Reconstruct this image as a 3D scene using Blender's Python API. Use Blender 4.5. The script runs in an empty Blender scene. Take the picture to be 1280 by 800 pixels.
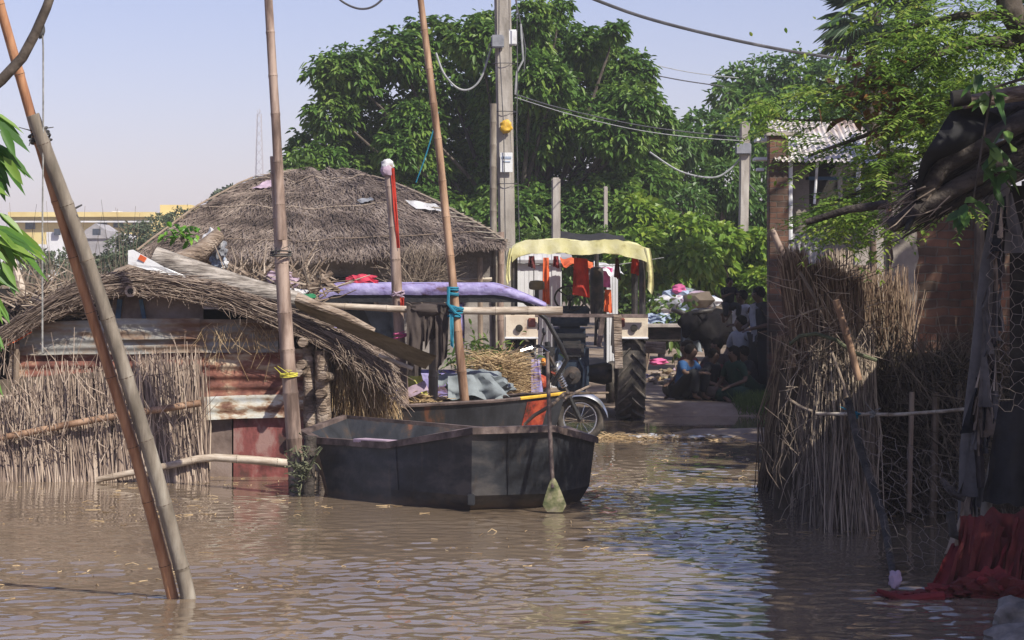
import bpy, math, random
import numpy as np
from mathutils import Vector, Matrix, noise, Quaternion
R = random.Random(7)
NP = np.random.default_rng(11)
F, CH, HY = 2844.0, 1.9, 350.0          # focal length in photo pixels, eye height, horizon row
def P(px, py, Y):                        # a point seen at px,py standing at distance Y
    return Vector(((px-640)*Y/F, Y, CH-(py-HY)*Y/F))
def GY(py, z=0.0): return F*(CH-z)/(py-HY)
def V(*a): return Vector(a)
sc = bpy.context.scene
COL = sc.collection

# ------------------------------------------------------------------ materials
def ramp(nt, cols, fac):
    r = nt.nodes.new('ShaderNodeValToRGB'); e = r.color_ramp.elements
    while len(e) < len(cols): e.new(0.5)
    for i, (p, c) in enumerate(cols):
        e[i].position = p; e[i].color = (c[0], c[1], c[2], 1)
    nt.links.new(fac, r.inputs['Fac']); return r.outputs['Color']
def math_(nt, op, a, b, c=None):
    n = nt.nodes.new('ShaderNodeMath'); n.operation = op
    for i, v in enumerate((a, b, c)):
        if v is None: continue
        if isinstance(v, (int, float)): n.inputs[i].default_value = v
        else: nt.links.new(v, n.inputs[i])
    return n.outputs[0]
def M(name, cols, rough=0.8, sc_=(6, 6, 6), detail=5, var=0.0, bump=0.3, bscale=40, bdist=0.01, metal=0, spec=0.4,
      trans=0.0, contrast=1.0, bstretch=None, sheen=0):
    """noise-driven colour ramp + bump; 'var' is the weight of the per-strand random value"""
    m = bpy.data.materials.new(name); m.use_nodes = True; nt = m.node_tree
    b = nt.nodes['Principled BSDF']; out = nt.nodes['Material Output']
    tc = nt.nodes.new('ShaderNodeTexCoord'); mp = nt.nodes.new('ShaderNodeMapping')
    nt.links.new(tc.outputs['Object'], mp.inputs['Vector']); mp.inputs['Scale'].default_value = sc_
    n = nt.nodes.new('ShaderNodeTexNoise'); n.inputs['Scale'].default_value = 1; n.inputs['Detail'].default_value = detail
    n.inputs['Roughness'].default_value = 0.62
    nt.links.new(mp.outputs[0], n.inputs['Vector'])
    f = math_(nt, 'MULTIPLY_ADD', math_(nt, 'SUBTRACT', n.outputs['Fac'], 0.5), 1.9*contrast, 0.5)
    if var:
        at = nt.nodes.new('ShaderNodeAttribute'); at.attribute_name = 'var'
        f = math_(nt, 'ADD', math_(nt, 'MULTIPLY', f, 1-var), math_(nt, 'MULTIPLY', at.outputs['Fac'], var))
    c = ramp(nt, cols, f)
    nt.links.new(c, b.inputs['Base Color'])
    b.inputs['Roughness'].default_value = rough; b.inputs['Metallic'].default_value = metal
    b.inputs['Specular IOR Level'].default_value = spec
    if bump:
        n2 = nt.nodes.new('ShaderNodeTexNoise'); n2.inputs['Scale'].default_value = bscale; n2.inputs['Detail'].default_value = 4
        if bstretch:
            mp2 = nt.nodes.new('ShaderNodeMapping'); nt.links.new(tc.outputs['Object'], mp2.inputs['Vector'])
            mp2.inputs['Scale'].default_value = bstretch; nt.links.new(mp2.outputs[0], n2.inputs['Vector'])
        else: nt.links.new(tc.outputs['Object'], n2.inputs['Vector'])
        bp = nt.nodes.new('ShaderNodeBump'); bp.inputs['Strength'].default_value = bump; bp.inputs['Distance'].default_value = bdist
        nt.links.new(n2.outputs['Fac'], bp.inputs['Height']); nt.links.new(bp.outputs[0], b.inputs['Normal'])
    if trans:
        t = nt.nodes.new('ShaderNodeBsdfTranslucent'); nt.links.new(c, t.inputs['Color'])
        mx = nt.nodes.new('ShaderNodeMixShader'); mx.inputs[0].default_value = trans
        nt.links.new(b.outputs[0], mx.inputs[1]); nt.links.new(t.outputs[0], mx.inputs[2]); nt.links.new(mx.outputs[0], out.inputs['Surface'])
    return m
def flat3(a, b, c): return [(0.15, a), (0.5, b), (0.85, c)]
MT = {}
MT['bamboo_grey'] = M('bamboo_grey', flat3((.10,.085,.065),(.20,.17,.135),(.33,.30,.25)), .6, (9,9,2.2), bstretch=(30,30,2), bscale=3)
MT['bamboo_tan'] = M('bamboo_tan', flat3((.14,.075,.045),(.28,.17,.105),(.40,.26,.17)), .55, (9,9,1.5), contrast=1.5, bstretch=(30,30,2), bscale=3)
MT['bamboo_pink'] = M('bamboo_pink', flat3((.11,.075,.06),(.24,.17,.135),(.37,.28,.23)), .6, (9,9,1.5), contrast=1.6, bstretch=(30,30,2), bscale=3)
MT['bamboo_orange'] = M('bamboo_orange', flat3((.20,.09,.05),(.38,.19,.10),(.50,.28,.15)), .5, (12,12,2), bstretch=(30,30,2), bscale=3)
MT['bamboo_pale'] = M('bamboo_pale', flat3((.22,.17,.12),(.40,.33,.26),(.54,.48,.40)), .55, (3,12,12), contrast=1.4, bstretch=(2,30,30), bscale=3)
MT['node_ring'] = M('node_ring', flat3((.05,.035,.02),(.10,.07,.05),(.2,.15,.1)), .8)
MT['log'] = M('log', flat3((.10,.07,.05),(.24,.18,.135),(.38,.31,.25)), .85, (3,9,9), bstretch=(3,26,26), bscale=2, bump=1, bdist=.04, contrast=1.6)
MT['old_log'] = M('old_log', flat3((.13,.11,.095),(.27,.24,.21),(.42,.38,.34)), .85, (3,14,14), bstretch=(2.5,30,30), bscale=2, bump=1, bdist=.03, contrast=1.7)
MT['dark_log'] = M('dark_log', flat3((.018,.015,.013),(.042,.034,.029),(.10,.082,.07)), .85, (3,9,9), bump=.8, bdist=.02)
MT['stick'] = M('stick', flat3((.12,.085,.06),(.26,.20,.15),(.42,.35,.28)), .85, var=.6)
MT['thatch'] = M('thatch', [(.12,(.045,.035,.032)),(.4,(.15,.115,.10)),(.62,(.26,.21,.18)),(.9,(.44,.37,.32))], .9, (1.4,1.4,1.8), var=.5, contrast=1.5)
MT['thatch_under'] = M('thatch_under', flat3((.05,.035,.028),(.10,.075,.06),(.17,.13,.10)), .95, (10,10,10))
MT['twig_roof'] = M('twig_roof', flat3((.07,.05,.04),(.19,.14,.11),(.36,.29,.235)), .9, (3,3,3), var=.7)
MT['reed'] = M('reed', flat3((.10,.07,.055),(.27,.20,.155),(.52,.42,.33)), .8, (2,2,2), var=.75)
MT['reed_brown'] = M('reed_brown', flat3((.08,.05,.035),(.22,.145,.10),(.40,.30,.21)), .8, (2,2,2), var=.75)
MT['reed_dull'] = M('reed_dull', flat3((.07,.052,.04),(.20,.155,.12),(.42,.34,.26)), .85, (2,2,2), var=.75)
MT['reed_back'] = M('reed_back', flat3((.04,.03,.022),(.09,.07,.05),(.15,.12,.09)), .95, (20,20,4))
MT['hay'] = M('hay', flat3((.14,.09,.045),(.42,.29,.15),(.58,.44,.26)), .8, (2,2,2), var=.75)
MT['brush'] = M('brush', flat3((.05,.04,.03),(.12,.095,.07),(.24,.19,.14)), .9, (2,2,2), var=.7)
MT['tin_grey'] = M('tin_grey', [(0.1,(.14,.07,.04)),(.4,(.24,.175,.125)),(.58,(.25,.24,.215)),(.9,(.33,.34,.33))], .55, (1.6,1,5), metal=.1, contrast=1.5)
MT['tin_rust'] = M('tin_rust', [(0.1,(.08,.03,.022)),(.42,(.19,.07,.05)),(.6,(.26,.13,.085)),(.85,(.45,.36,.26))], .75, (2.2,1,5), contrast=1.9, detail=8)
MT['tin_white'] = M('tin_white', [(0.1,(.12,.05,.03)),(.36,(.30,.20,.13)),(.52,(.46,.42,.34)),(.9,(.55,.57,.56))], .5, (3,1,7), contrast=2.0)
MT['tin_red'] = M('tin_red', [(0.1,(.06,.035,.03)),(.38,(.16,.05,.045)),(.6,(.22,.065,.06)),(.9,(.30,.18,.16))], .6, (3.5,1,1.6), contrast=2.0, detail=9)
MT['tin_dirty'] = M('tin_dirty', [(0.1,(.10,.07,.06)),(.45,(.20,.15,.13)),(.9,(.30,.24,.22))], .6, (2.2,1,2.2), contrast=1.5)
MT['roof_tin'] = M('roof_tin', [(0.1,(.34,.25,.21)),(.4,(.52,.47,.45)),(.9,(.68,.66,.66))], .5, (1.5,1,1.5), metal=.1, contrast=1.3)
MT['mud_wall'] = M('mud_wall', flat3((.16,.14,.13),(.25,.225,.205),(.34,.31,.285)), .9, (2,2,4), bump=.5)
MT['concrete'] = M('concrete', flat3((.21,.19,.165),(.34,.31,.275),(.46,.43,.39)), .85, (6,6,1.5), bump=.4)
MT['concrete_pink'] = M('concrete_pink', flat3((.26,.22,.20),(.36,.32,.29),(.46,.42,.38)), .85, (6,6,1.5), bump=.4)
MT['board'] = M('board', flat3((.12,.095,.06),(.20,.16,.10),(.27,.22,.15)), .8, (2,12,12))
MT['white_board'] = M('white_board', [(0.05,(.35,.3,.25)),(.35,(.66,.67,.68)),(.9,(.76,.78,.80))], .5, (4,4,4))
MT['tar'] = M('tar', flat3((.011,.012,.015),(.024,.027,.034),(.075,.07,.07)), .5, (2.2,2.2,4.5), detail=10, bump=.35, bscale=9, bdist=.02, spec=.4, contrast=1.3)
def add_waterline(m):
    nt = m.node_tree; b = nt.nodes['Principled BSDF']; src = b.inputs['Base Color'].links[0].from_socket
    tc = nt.nodes.new('ShaderNodeTexCoord'); sx = nt.nodes.new('ShaderNodeSeparateXYZ'); nt.links.new(tc.outputs['Object'], sx.inputs[0])
    n = nt.nodes.new('ShaderNodeTexNoise'); n.inputs['Scale'].default_value = 7; n.inputs['Detail'].default_value = 6; nt.links.new(tc.outputs['Object'], n.inputs[0])
    f = math_(nt, 'SUBTRACT', math_(nt, 'MULTIPLY_ADD', n.outputs['Fac'], .16, .0), sx.outputs['Z'])
    mr = nt.nodes.new('ShaderNodeMapRange'); mr.inputs['From Min'].default_value = .0; mr.inputs['From Max'].default_value = .05; mr.inputs['To Max'].default_value = .75; nt.links.new(f, mr.inputs['Value'])
    n2 = nt.nodes.new('ShaderNodeTexNoise'); n2.inputs['Scale'].default_value = 1; n2.inputs['Detail'].default_value = 8; mp = nt.nodes.new('ShaderNodeMapping'); mp.inputs['Scale'].default_value = (22,22,2.2); nt.links.new(tc.outputs['Object'], mp.inputs[0]); nt.links.new(mp.outputs[0], n2.inputs[0])
    mr2 = nt.nodes.new('ShaderNodeMapRange'); mr2.inputs['From Min'].default_value = .60; mr2.inputs['From Max'].default_value = .78; mr2.inputs['To Max'].default_value = .5; nt.links.new(n2.outputs['Fac'], mr2.inputs['Value'])
    fac = math_(nt, 'MAXIMUM', mr.outputs[0], mr2.outputs[0])
    mx = nt.nodes.new('ShaderNodeMix'); mx.data_type = 'RGBA'; mx.inputs[7].default_value = (.085,.062,.045,1); nt.links.new(fac, mx.inputs[0]); nt.links.new(src, mx.inputs[6]); nt.links.new(mx.outputs[2], b.inputs['Base Color'])
add_waterline(MT['tar'])
MT['tar_streak'] = M('tar_streak', [(0.1,(.014,.015,.018)),(.55,(.028,.03,.036)),(.78,(.05,.038,.032)),(.95,(.14,.06,.035))], .55, (5,5,1.2), contrast=1.5, bump=.4, bscale=14)
MT['gunwale'] = M('gunwale', flat3((.05,.035,.032),(.11,.08,.072),(.20,.15,.135)), .6, (6,6,6), contrast=1.3)
MT['red_paint'] = M('red_paint', flat3((.06,.02,.012),(.26,.035,.02),(.38,.07,.03)), .5, (9,9,9), contrast=1.5)
MT['yellow_paint'] = M('yellow_paint', flat3((.35,.2,.03),(.62,.38,.04),(.7,.48,.08)), .5)
MT['purple'] = M('purple', [(0.12,(.12,.07,.08)),(.28,(.20,.15,.30)),(.4,(.27,.23,.46)),(.85,(.40,.37,.60))], .6, (3,3,7), detail=9, contrast=1.5, bump=.8, bscale=12, bdist=.02)
MT['black'] = M('black', flat3((.012,.012,.013),(.02,.02,.022),(.04,.038,.038)), .45)
MT['rubber'] = M('rubber', flat3((.03,.026,.023),(.06,.052,.045),(.15,.125,.10)), .85, (7,7,7), bump=.3)
MT['chrome'] = M('chrome', flat3((.45,.45,.45),(.6,.6,.6),(.7,.7,.7)), .25, metal=.9, bump=0)
MT['dark_metal'] = M('dark_metal', flat3((.02,.02,.022),(.045,.042,.042),(.10,.075,.06)), .5, metal=.3)
MT['blue_metal'] = M('blue_metal', flat3((.010,.016,.03),(.02,.035,.06),(.05,.06,.075)), .5, (5,5,5))
MT['beige_paint'] = M('beige_paint', [(0.05,(.22,.10,.06)),(.25,(.55,.46,.36)),(.85,(.70,.62,.50))], .5, (5,5,5))
MT['yellow_cloth'] = M('yellow_cloth', [(.12,(.34,.29,.12)),(.36,(.66,.62,.30)),(.8,(.80,.77,.50))], .8, (4,4,4), bump=.4, bscale=25, trans=.15)
MT['orange_lamp'] = M('orange_lamp', flat3((.5,.15,.02),(.7,.25,.03),(.8,.3,.05)), .3, bump=0)
MT['red_lamp'] = M('red_lamp', flat3((.15,.05,.03),(.22,.07,.05),(.3,.1,.07)), .3, bump=0)
def cloth(n, c, tr=.15):
    k = lambda s: tuple(min(.85, x*s) for x in c)
    MT[n] = M(n, flat3(k(.65), k(1), k(1.25)), .85, (6,6,6), trans=tr, bump=.2, bscale=60)
cloth('c_brown', (.065,.05,.045), .05); cloth('c_red', (.45,.035,.02)); cloth('c_orange', (.65,.13,.04)); cloth('c_pink', (.62,.13,.30))
cloth('c_white', (.60,.60,.62)); cloth('c_tarp', (.185,.21,.225), .05); cloth('c_yellow', (.66,.64,.16)); cloth('c_blue', (.02,.07,.18), .05); cloth('c_lilac', (.42,.32,.40))
cloth('c_maroon', (.20,.022,.025)); cloth('c_navy', (.022,.021,.022), .03); cloth('c_grey', (.24,.25,.28), .08); cloth('c_teal', (.02,.20,.30)); cloth('c_green', (.02,.16,.07))
cloth('c_polka', (.55,.05,.09)); cloth('c_black', (.012,.012,.014), .02); cloth('c_ltblue', (.33,.40,.52)); cloth('c_dkgreen', (.008,.035,.02), .03)
cloth('c_darkred', (.10,.02,.02), .03); cloth('c_netred', (.13,.020,.018), .15); cloth('c_dimgrey', (.115,.105,.10), .05)
MT['rope'] = M('rope', flat3((.14,.14,.13),(.26,.26,.25),(.36,.36,.35)), .9, (30,30,30))
MT['rope_dark'] = M('rope_dark', flat3((.03,.03,.03),(.06,.06,.06),(.11,.11,.10)), .9, (30,30,30))
MT['rope_green'] = M('rope_green', flat3((.05,.055,.03),(.11,.12,.07),(.20,.20,.13)), .9, (30,30,30), var=.5)
MT['rope_yellow'] = M('rope_yellow', flat3((.5,.45,.05),(.6,.55,.08),(.6,.55,.08)), .8)
MT['wire'] = M('wire', flat3((.045,.045,.05),(.07,.07,.08),(.12,.12,.13)), .6)
MT['wire_grey'] = M('wire_grey', flat3((.20,.21,.22),(.30,.31,.32),(.36,.37,.38)), .6)
MT['mesh_wire'] = M('mesh_wire', flat3((.10,.08,.07),(.22,.18,.15),(.34,.28,.22)), .6, (20,20,20))
MT['bark'] = M('bark', flat3((.04,.032,.025),(.085,.068,.055),(.15,.125,.10)), .9, (8,8,2), bump=.7, bdist=.03, bscale=12)
MT['skin'] = M('skin', flat3((.07,.038,.024),(.10,.055,.035),(.13,.075,.05)), .55, bump=0)
MT['hair'] = M('hair', flat3((.005,.004,.004),(.008,.007,.006),(.014,.011,.010)), .85, spec=.08)
MT['eye'] = M('eye', flat3((.01,.01,.01),(.02,.015,.01),(.03,.02,.02)), .2, bump=0)
MT['hide'] = M('hide', flat3((.006,.006,.007),(.010,.009,.010),(.02,.019,.019)), .9, (6,6,6), spec=.02)
MT['horn'] = M('horn', flat3((.015,.013,.012),(.03,.026,.024),(.05,.045,.04)), .5)
MT['stone'] = M('stone', flat3((.10,.09,.08),(.2,.18,.16),(.32,.29,.26)), .85, (6,6,6), bump=.6)
MT['yellow_wall'] = M('yellow_wall', flat3((.55,.42,.17),(.62,.50,.22),(.68,.57,.28)), .8, (.5,.5,.8), bump=0)
MT['white_wall'] = M('white_wall', flat3((.50,.50,.52),(.62,.63,.65),(.70,.71,.73)), .8, (1,1,1), bump=0)
MT['tin_shed'] = M('tin_shed', flat3((.20,.19,.20),(.30,.29,.30),(.38,.36,.37)), .7, (2,2,2), bump=0)
MT['window'] = M('window', flat3((.03,.04,.05),(.05,.06,.08),(.08,.09,.11)), .3, bump=0)
MT['mast'] = M('mast', flat3((.34,.33,.35),(.40,.39,.42),(.46,.45,.48)), .7, bump=0)
MT['plaster'] = M('plaster', flat3((.17,.15,.13),(.25,.22,.19),(.33,.30,.26)), .9, (3,3,3), bump=.5)
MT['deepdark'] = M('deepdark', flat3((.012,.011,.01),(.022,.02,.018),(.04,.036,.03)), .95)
MT['blueish_board'] = M('blueish_board', flat3((.03,.06,.10),(.05,.11,.19),(.08,.15,.23)), .7)
def leafmat(n, a, b, c, tr=.35, rough=.42): MT[n] = M(n, [(0.1, a), (.5, b), (.92, c)], rough, (1.2,1.2,1.2), var=.6, bump=0, trans=tr, spec=.35)
leafmat('leaf_big', (.032,.085,.022), (.095,.19,.038), (.28,.38,.08))
leafmat('leaf_big2', (.04,.10,.02), (.12,.22,.035), (.32,.41,.08))
leafmat('leaf_mid', (.028,.08,.022), (.075,.16,.034), (.20,.30,.06))
leafmat('leaf_bright', (.05,.12,.016), (.15,.26,.03), (.38,.44,.06))
leafmat('leaf_feather', (.10,.20,.035), (.23,.37,.07), (.45,.50,.10), .5)
leafmat('leaf_far', (.05,.07,.045), (.085,.115,.065), (.14,.16,.09), .2, .7)
leafmat('leaf_vivid', (.05,.16,.02), (.12,.30,.03), (.25,.42,.05))
leafmat('leaf_left', (.04,.11,.02), (.09,.22,.03), (.24,.36,.06))
leafmat('leaf_weed', (.04,.08,.02), (.09,.16,.03), (.18,.24,.05))
leafmat('leaf_dry', (.08,.04,.02), (.2,.1,.04), (.35,.22,.05))
leafmat('palm', (.03,.065,.035), (.055,.105,.05), (.10,.15,.06), .2)

def brick_mat():
    m = bpy.data.materials.new('old_brick'); m.use_nodes = True; nt = m.node_tree; b = nt.nodes['Principled BSDF']
    tc = nt.nodes.new('ShaderNodeTexCoord'); mp = nt.nodes.new('ShaderNodeMapping')
    dn = nt.nodes.new('ShaderNodeTexNoise'); dn.inputs['Scale'].default_value = 5; dn.inputs['Detail'].default_value = 4; nt.links.new(tc.outputs['Object'], dn.inputs[0])
    va = nt.nodes.new('ShaderNodeVectorMath'); va.operation = 'MULTIPLY_ADD'; nt.links.new(dn.outputs['Color'], va.inputs[0]); va.inputs[1].default_value = (.07,.07,.07); nt.links.new(tc.outputs['Object'], va.inputs[2]); nt.links.new(va.outputs[0], mp.inputs[0]); mp.inputs['Rotation'].default_value = (math.pi/2, 0, 0)
    br = nt.nodes.new('ShaderNodeTexBrick'); nt.links.new(mp.outputs[0], br.inputs['Vector'])
    for k, v in (('Scale', 1.0), ('Brick Width', .23), ('Row Height', .085), ('Mortar Size', .009), ('Mortar Smooth', .4)): br.inputs[k].default_value = v
    br.inputs['Color1'].default_value = (.17,.085,.055,1); br.inputs['Color2'].default_value = (.085,.055,.04,1); br.inputs['Mortar'].default_value = (.13,.11,.09,1)
    n = nt.nodes.new('ShaderNodeTexNoise'); n.inputs['Scale'].default_value = 2.2; n.inputs['Detail'].default_value = 9; nt.links.new(tc.outputs['Object'], n.inputs[0])
    mx = nt.nodes.new('ShaderNodeMix'); mx.data_type = 'RGBA'; mx.blend_type = 'MULTIPLY'; mx.inputs[0].default_value = .9
    nt.links.new(br.outputs['Color'], mx.inputs[6])
    nt.links.new(ramp(nt, [(.38,(.30,.29,.28)),(.5,(.85,.8,.78)),(.64,(1.5,1.4,1.25))], n.outputs['Fac']), mx.inputs[7])
    nt.links.new(mx.outputs[2], b.inputs['Base Color']); b.inputs['Roughness'].default_value = .9
    bp = nt.nodes.new('ShaderNodeBump'); bp.inputs['Strength'].default_value = .8; bp.inputs['Distance'].default_value = .02; bp.invert = True
    nt.links.new(math_(nt, 'ADD', br.outputs['Fac'], math_(nt,'MULTIPLY', n.outputs['Fac'], .6)), bp.inputs['Height']); nt.links.new(bp.outputs[0], b.inputs['Normal'])
    return m
MT['brick'] = brick_mat()
def ground_mat():
    m = M('mud_ground', [(.1,(.09,.065,.045)),(.4,(.17,.125,.09)),(.7,(.27,.21,.16)),(.95,(.34,.28,.22))], .9, (1.3,1.3,1.3), detail=8, bump=.7, bscale=9, bdist=.04)
    return m
MT['ground'] = ground_mat()
def water_mat():
    m = bpy.data.materials.new('flood_water'); m.use_nodes = True; nt = m.node_tree; b = nt.nodes['Principled BSDF']
    tc = nt.nodes.new('ShaderNodeTexCoord')
    def nz(scale, det, rough=.5, dist=0):
        mp = nt.nodes.new('ShaderNodeMapping'); nt.links.new(tc.outputs['Object'], mp.inputs[0]); mp.inputs['Scale'].default_value = scale
        n = nt.nodes.new('ShaderNodeTexNoise'); n.inputs['Scale'].default_value = 1; n.inputs['Detail'].default_value = det
        n.inputs['Roughness'].default_value = rough; n.inputs['Distortion'].default_value = dist
        nt.links.new(mp.outputs[0], n.inputs[0]); return n.outputs['Fac']
    c = ramp(nt, [(.3,(.15,.110,.075)),(.7,(.205,.155,.110))], nz((.25,.6,1), 4))
    nt.links.new(c, b.inputs['Base Color']); b.inputs['Roughness'].default_value = .05; b.inputs['IOR'].default_value = 1.33
    b.inputs['Specular IOR Level'].default_value = .5
    w = math_(nt, 'ADD', nz((2.0,4.2,1), 2.5, .45, .4), math_(nt, 'MULTIPLY', nz((6.5,11,1), 2, .5, .3), .22))
    # calmer and rougher patches; calm in the lee of the hut
    amp = math_(nt, 'ADD', .25, math_(nt, 'MULTIPLY', ramp(nt, [(.38,(0,0,0)),(.62,(1,1,1))], nz((.22,.4,1), 2)), .75))
    sx = nt.nodes.new('ShaderNodeSeparateXYZ'); nt.links.new(tc.outputs['Object'], sx.inputs[0])
    mr = nt.nodes.new('ShaderNodeMapRange'); mr.inputs['From Min'].default_value = 15; mr.inputs['From Max'].default_value = 20.5
    mr.inputs['To Min'].default_value = 1.0; mr.inputs['To Max'].default_value = .30
    nt.links.new(sx.outputs['Y'], mr.inputs['Value'])
    mr2 = nt.nodes.new('ShaderNodeMapRange'); mr2.inputs['From Min'].default_value = -.5; mr2.inputs['From Max'].default_value = .8
    nt.links.new(sx.outputs['X'], mr2.inputs['Value'])
    lee = math_(nt, 'MAXIMUM', mr.outputs[0], math_(nt, 'MULTIPLY', mr2.outputs[0], .8))
    h = math_(nt, 'MULTIPLY', w, math_(nt, 'MULTIPLY', amp, lee))
    bp = nt.nodes.new('ShaderNodeBump'); bp.inputs['Strength'].default_value = 1; bp.inputs['Distance'].default_value = .004
    nt.links.new(h, bp.inputs['Height']); nt.links.new(bp.outputs[0], b.inputs['Normal'])
    return m
MT['water'] = water_mat()

# ------------------------------------------------------------------ mesh builder
class MB:
    def __init__(s): s.v = []; s.f = []; s.m = []; s.a = []; s.n = 0; s.mats = []
    def mi(s, mat):
        if mat not in s.mats: s.mats.append(mat)
        return s.mats.index(mat)
    def add(s, verts, faces, mat, var=None):
        o = s.n; s.v.append(np.asarray([tuple(v) for v in verts], dtype=float).reshape(-1, 3)); k = s.mi(mat)
        r = R.random() if var is None else var
        for f in faces: s.f.append(tuple(i+o for i in f)); s.m.append(k); s.a.append(r)
        s.n += len(verts)
    def addnp(s, V_, F_, mat, var):
        o = s.n; k = s.mi(mat); s.v.append(V_); s.f.extend(map(tuple, (F_+o).tolist())); s.m.extend([k]*len(F_)); s.a.extend(var.tolist()); s.n += len(V_)
    def box(s, c, d, mat, rot=None, bev=0.0, var=None):
        x, y, z = (k/2 for k in d); vs = []
        b = min(bev, x*.9, y*.9, z*.9)
        if b <= 0:
            vs = [V(i*x, j*y, k*z) for i in (-1,1) for j in (-1,1) for k in (-1,1)]
            fs = [(0,1,3,2),(4,6,7,5),(0,4,5,1),(2,3,7,6),(0,2,6,4),(1,5,7,3)]
        else:
            import bmesh
            bm = bmesh.new(); bmesh.ops.create_cube(bm, size=1)
            for v in bm.verts: v.co = V(v.co.x*2*x, v.co.y*2*y, v.co.z*2*z)
            bmesh.ops.bevel(bm, geom=bm.edges[:], offset=b, segments=2, affect='EDGES')
            vs = [v.co.copy() for v in bm.verts]; fs = [tuple(v.index for v in f.verts) for f in bm.faces]; bm.free()
        if rot is not None: vs = [rot @ v for v in vs]
        c = Vector(c); s.add([v+c for v in vs], fs, mat, var)
    def beam(s, a, b, w, h, mat, up=V(0,0,1)):
        a, b = Vector(a), Vector(b); d = b-a; L = d.length; d.normalize()
        x = d.cross(up).normalized(); z = x.cross(d)
        s.box((a+b)/2, (w, L, h), mat, Matrix((x, d, z)).transposed(), bev=min(w, h)*.12)
    def tube(s, path, rad, mat, n=8, var=None, cap=True):
        path = [Vector(p) for p in path]
        if not hasattr(rad, '__len__'): rad = [rad]*len(path)
        vs = []; fs = []; t = (path[1]-path[0]).normalized()
        u = t.orthogonal().normalized()
        for i, p in enumerate(path):
            if i == 0: t2 = (path[1]-p)
            elif i == len(path)-1: t2 = p-path[i-1]
            else: t2 = path[i+1]-path[i-1]
            t2 = t2.normalized() if t2.length > 1e-9 else t
            u = (u - t2*u.dot(t2)); u = u.normalized() if u.length > 1e-6 else t2.orthogonal().normalized()
            w = t2.cross(u); t = t2
            for k in range(n):
                a = 2*math.pi*k/n; vs.append(p + (u*math.cos(a)+w*math.sin(a))*rad[i])
        for i in range(len(path)-1):
            for k in range(n):
                k2 = (k+1) % n; fs.append((i*n+k, i*n+k2, (i+1)*n+k2, (i+1)*n+k))
        if cap: fs.append(tuple(range(n))[::-1]); fs.append(tuple((len(path)-1)*n+k for k in range(n)))
        s.add(vs, fs, mat, var)
    def torus(s, c, axis, Rr, r, mat, n=28, m=8, arc=2*math.pi, start=0):
        axis = Vector(axis).normalized(); u = axis.orthogonal().normalized(); w = axis.cross(u); c = Vector(c)
        full = arc > 6.28
        pts = [c+(u*math.cos(start+arc*i/n)+w*math.sin(start+arc*i/n))*Rr for i in range(n+(0 if full else 1))]
        vs = []; fs = []
        for i, p in enumerate(pts):
            d = (p-c).normalized()
            for k in range(m):
                a = 2*math.pi*k/m; vs.append(p+d*math.cos(a)*r+axis*math.sin(a)*r)
        N = len(pts)
        for i in range(N if full else N-1):
            j = (i+1) % N
            for k in range(m): fs.append((i*m+k, i*m+(k+1)%m, j*m+(k+1)%m, j*m+k))
        s.add(vs, fs, mat)
    def lathe(s, c, axis, prof, mat, n=20):        # prof: (radius, along)
        axis = Vector(axis).normalized(); u = axis.orthogonal().normalized(); w = axis.cross(u); c = Vector(c); vs = []; fs = []
        for r, h in prof:
            for k in range(n):
                a = 2*math.pi*k/n; vs.append(c+axis*h+(u*math.cos(a)+w*math.sin(a))*max(r, 1e-4))
        for i in range(len(prof)-1):
            for k in range(n): fs.append((i*n+k, i*n+(k+1)%n, (i+1)*n+(k+1)%n, (i+1)*n+k))
        s.add(vs, fs, mat)
    def strands(s, A, B, r0, r1, mat, bend=0.0, var=None):
        """many thin three-sided stalks, each with a bent middle"""
        A = np.asarray(A, float); B = np.asarray(B, float); N = len(A)
        if N == 0: return
        r0 = np.broadcast_to(np.asarray(r0, float), (N,)); r1 = np.broadcast_to(np.asarray(r1, float), (N,))
        D = B-A; L = np.linalg.norm(D, axis=1, keepdims=True)+1e-9; D = D/L
        ref = np.where(np.abs(D[:, 2:3]) > .8, np.array([[1., 0, 0]]), np.array([[0, 0, 1.]]))
        U = np.cross(D, ref); U /= np.linalg.norm(U, axis=1, keepdims=True)+1e-9; W = np.cross(D, U)
        mid = (A+B)/2 + (U*NP.normal(size=(N,1))+W*NP.normal(size=(N,1)))*L*bend
        V_ = np.zeros((N, 9, 3))
        for k in range(3):
            a = 2*math.pi*k/3; d = U*math.cos(a)+W*math.sin(a)
            V_[:, k] = A+d*r0[:, None]; V_[:, 3+k] = mid+d*((r0+r1)/2)[:, None]; V_[:, 6+k] = B+d*r1[:, None]
        F0 = np.array([(i*3+k, i*3+(k+1) % 3, (i+1)*3+(k+1) % 3, (i+1)*3+k) for i in range(2) for k in range(3)])
        F_ = (F0[None]+np.arange(N)[:, None, None]*9).reshape(-1, 4)
        va = NP.random(N) if var is None else np.clip(var, 0, 1)
        s.addnp(V_.reshape(-1, 3), F_, mat, np.repeat(va, 6))
    def leaves(s, O, D, Nn, L, W, mat, fold=.25, droop=.25, var=None):
        """folded six-point leaves"""
        O = np.asarray(O, float); D = np.asarray(D, float); Nn = np.asarray(Nn, float); N = len(O)
        if N == 0: return
        D = D/(np.linalg.norm(D, axis=1, keepdims=True)+1e-9)
        S_ = np.cross(D, Nn); S_ /= np.linalg.norm(S_, axis=1, keepdims=True)+1e-9
        Nn = np.cross(S_, D)
        L = np.broadcast_to(np.asarray(L, float), (N,))[:, None]; W = np.broadcast_to(np.asarray(W, float), (N,))[:, None]
        dz = np.zeros((N, 3)); dz[:, 2] = -1
        def pt(t, w): return O+D*L*t+S_*W*w*.5+Nn*np.abs(w)*W*fold*.5+dz*L*droop*t*t
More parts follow.
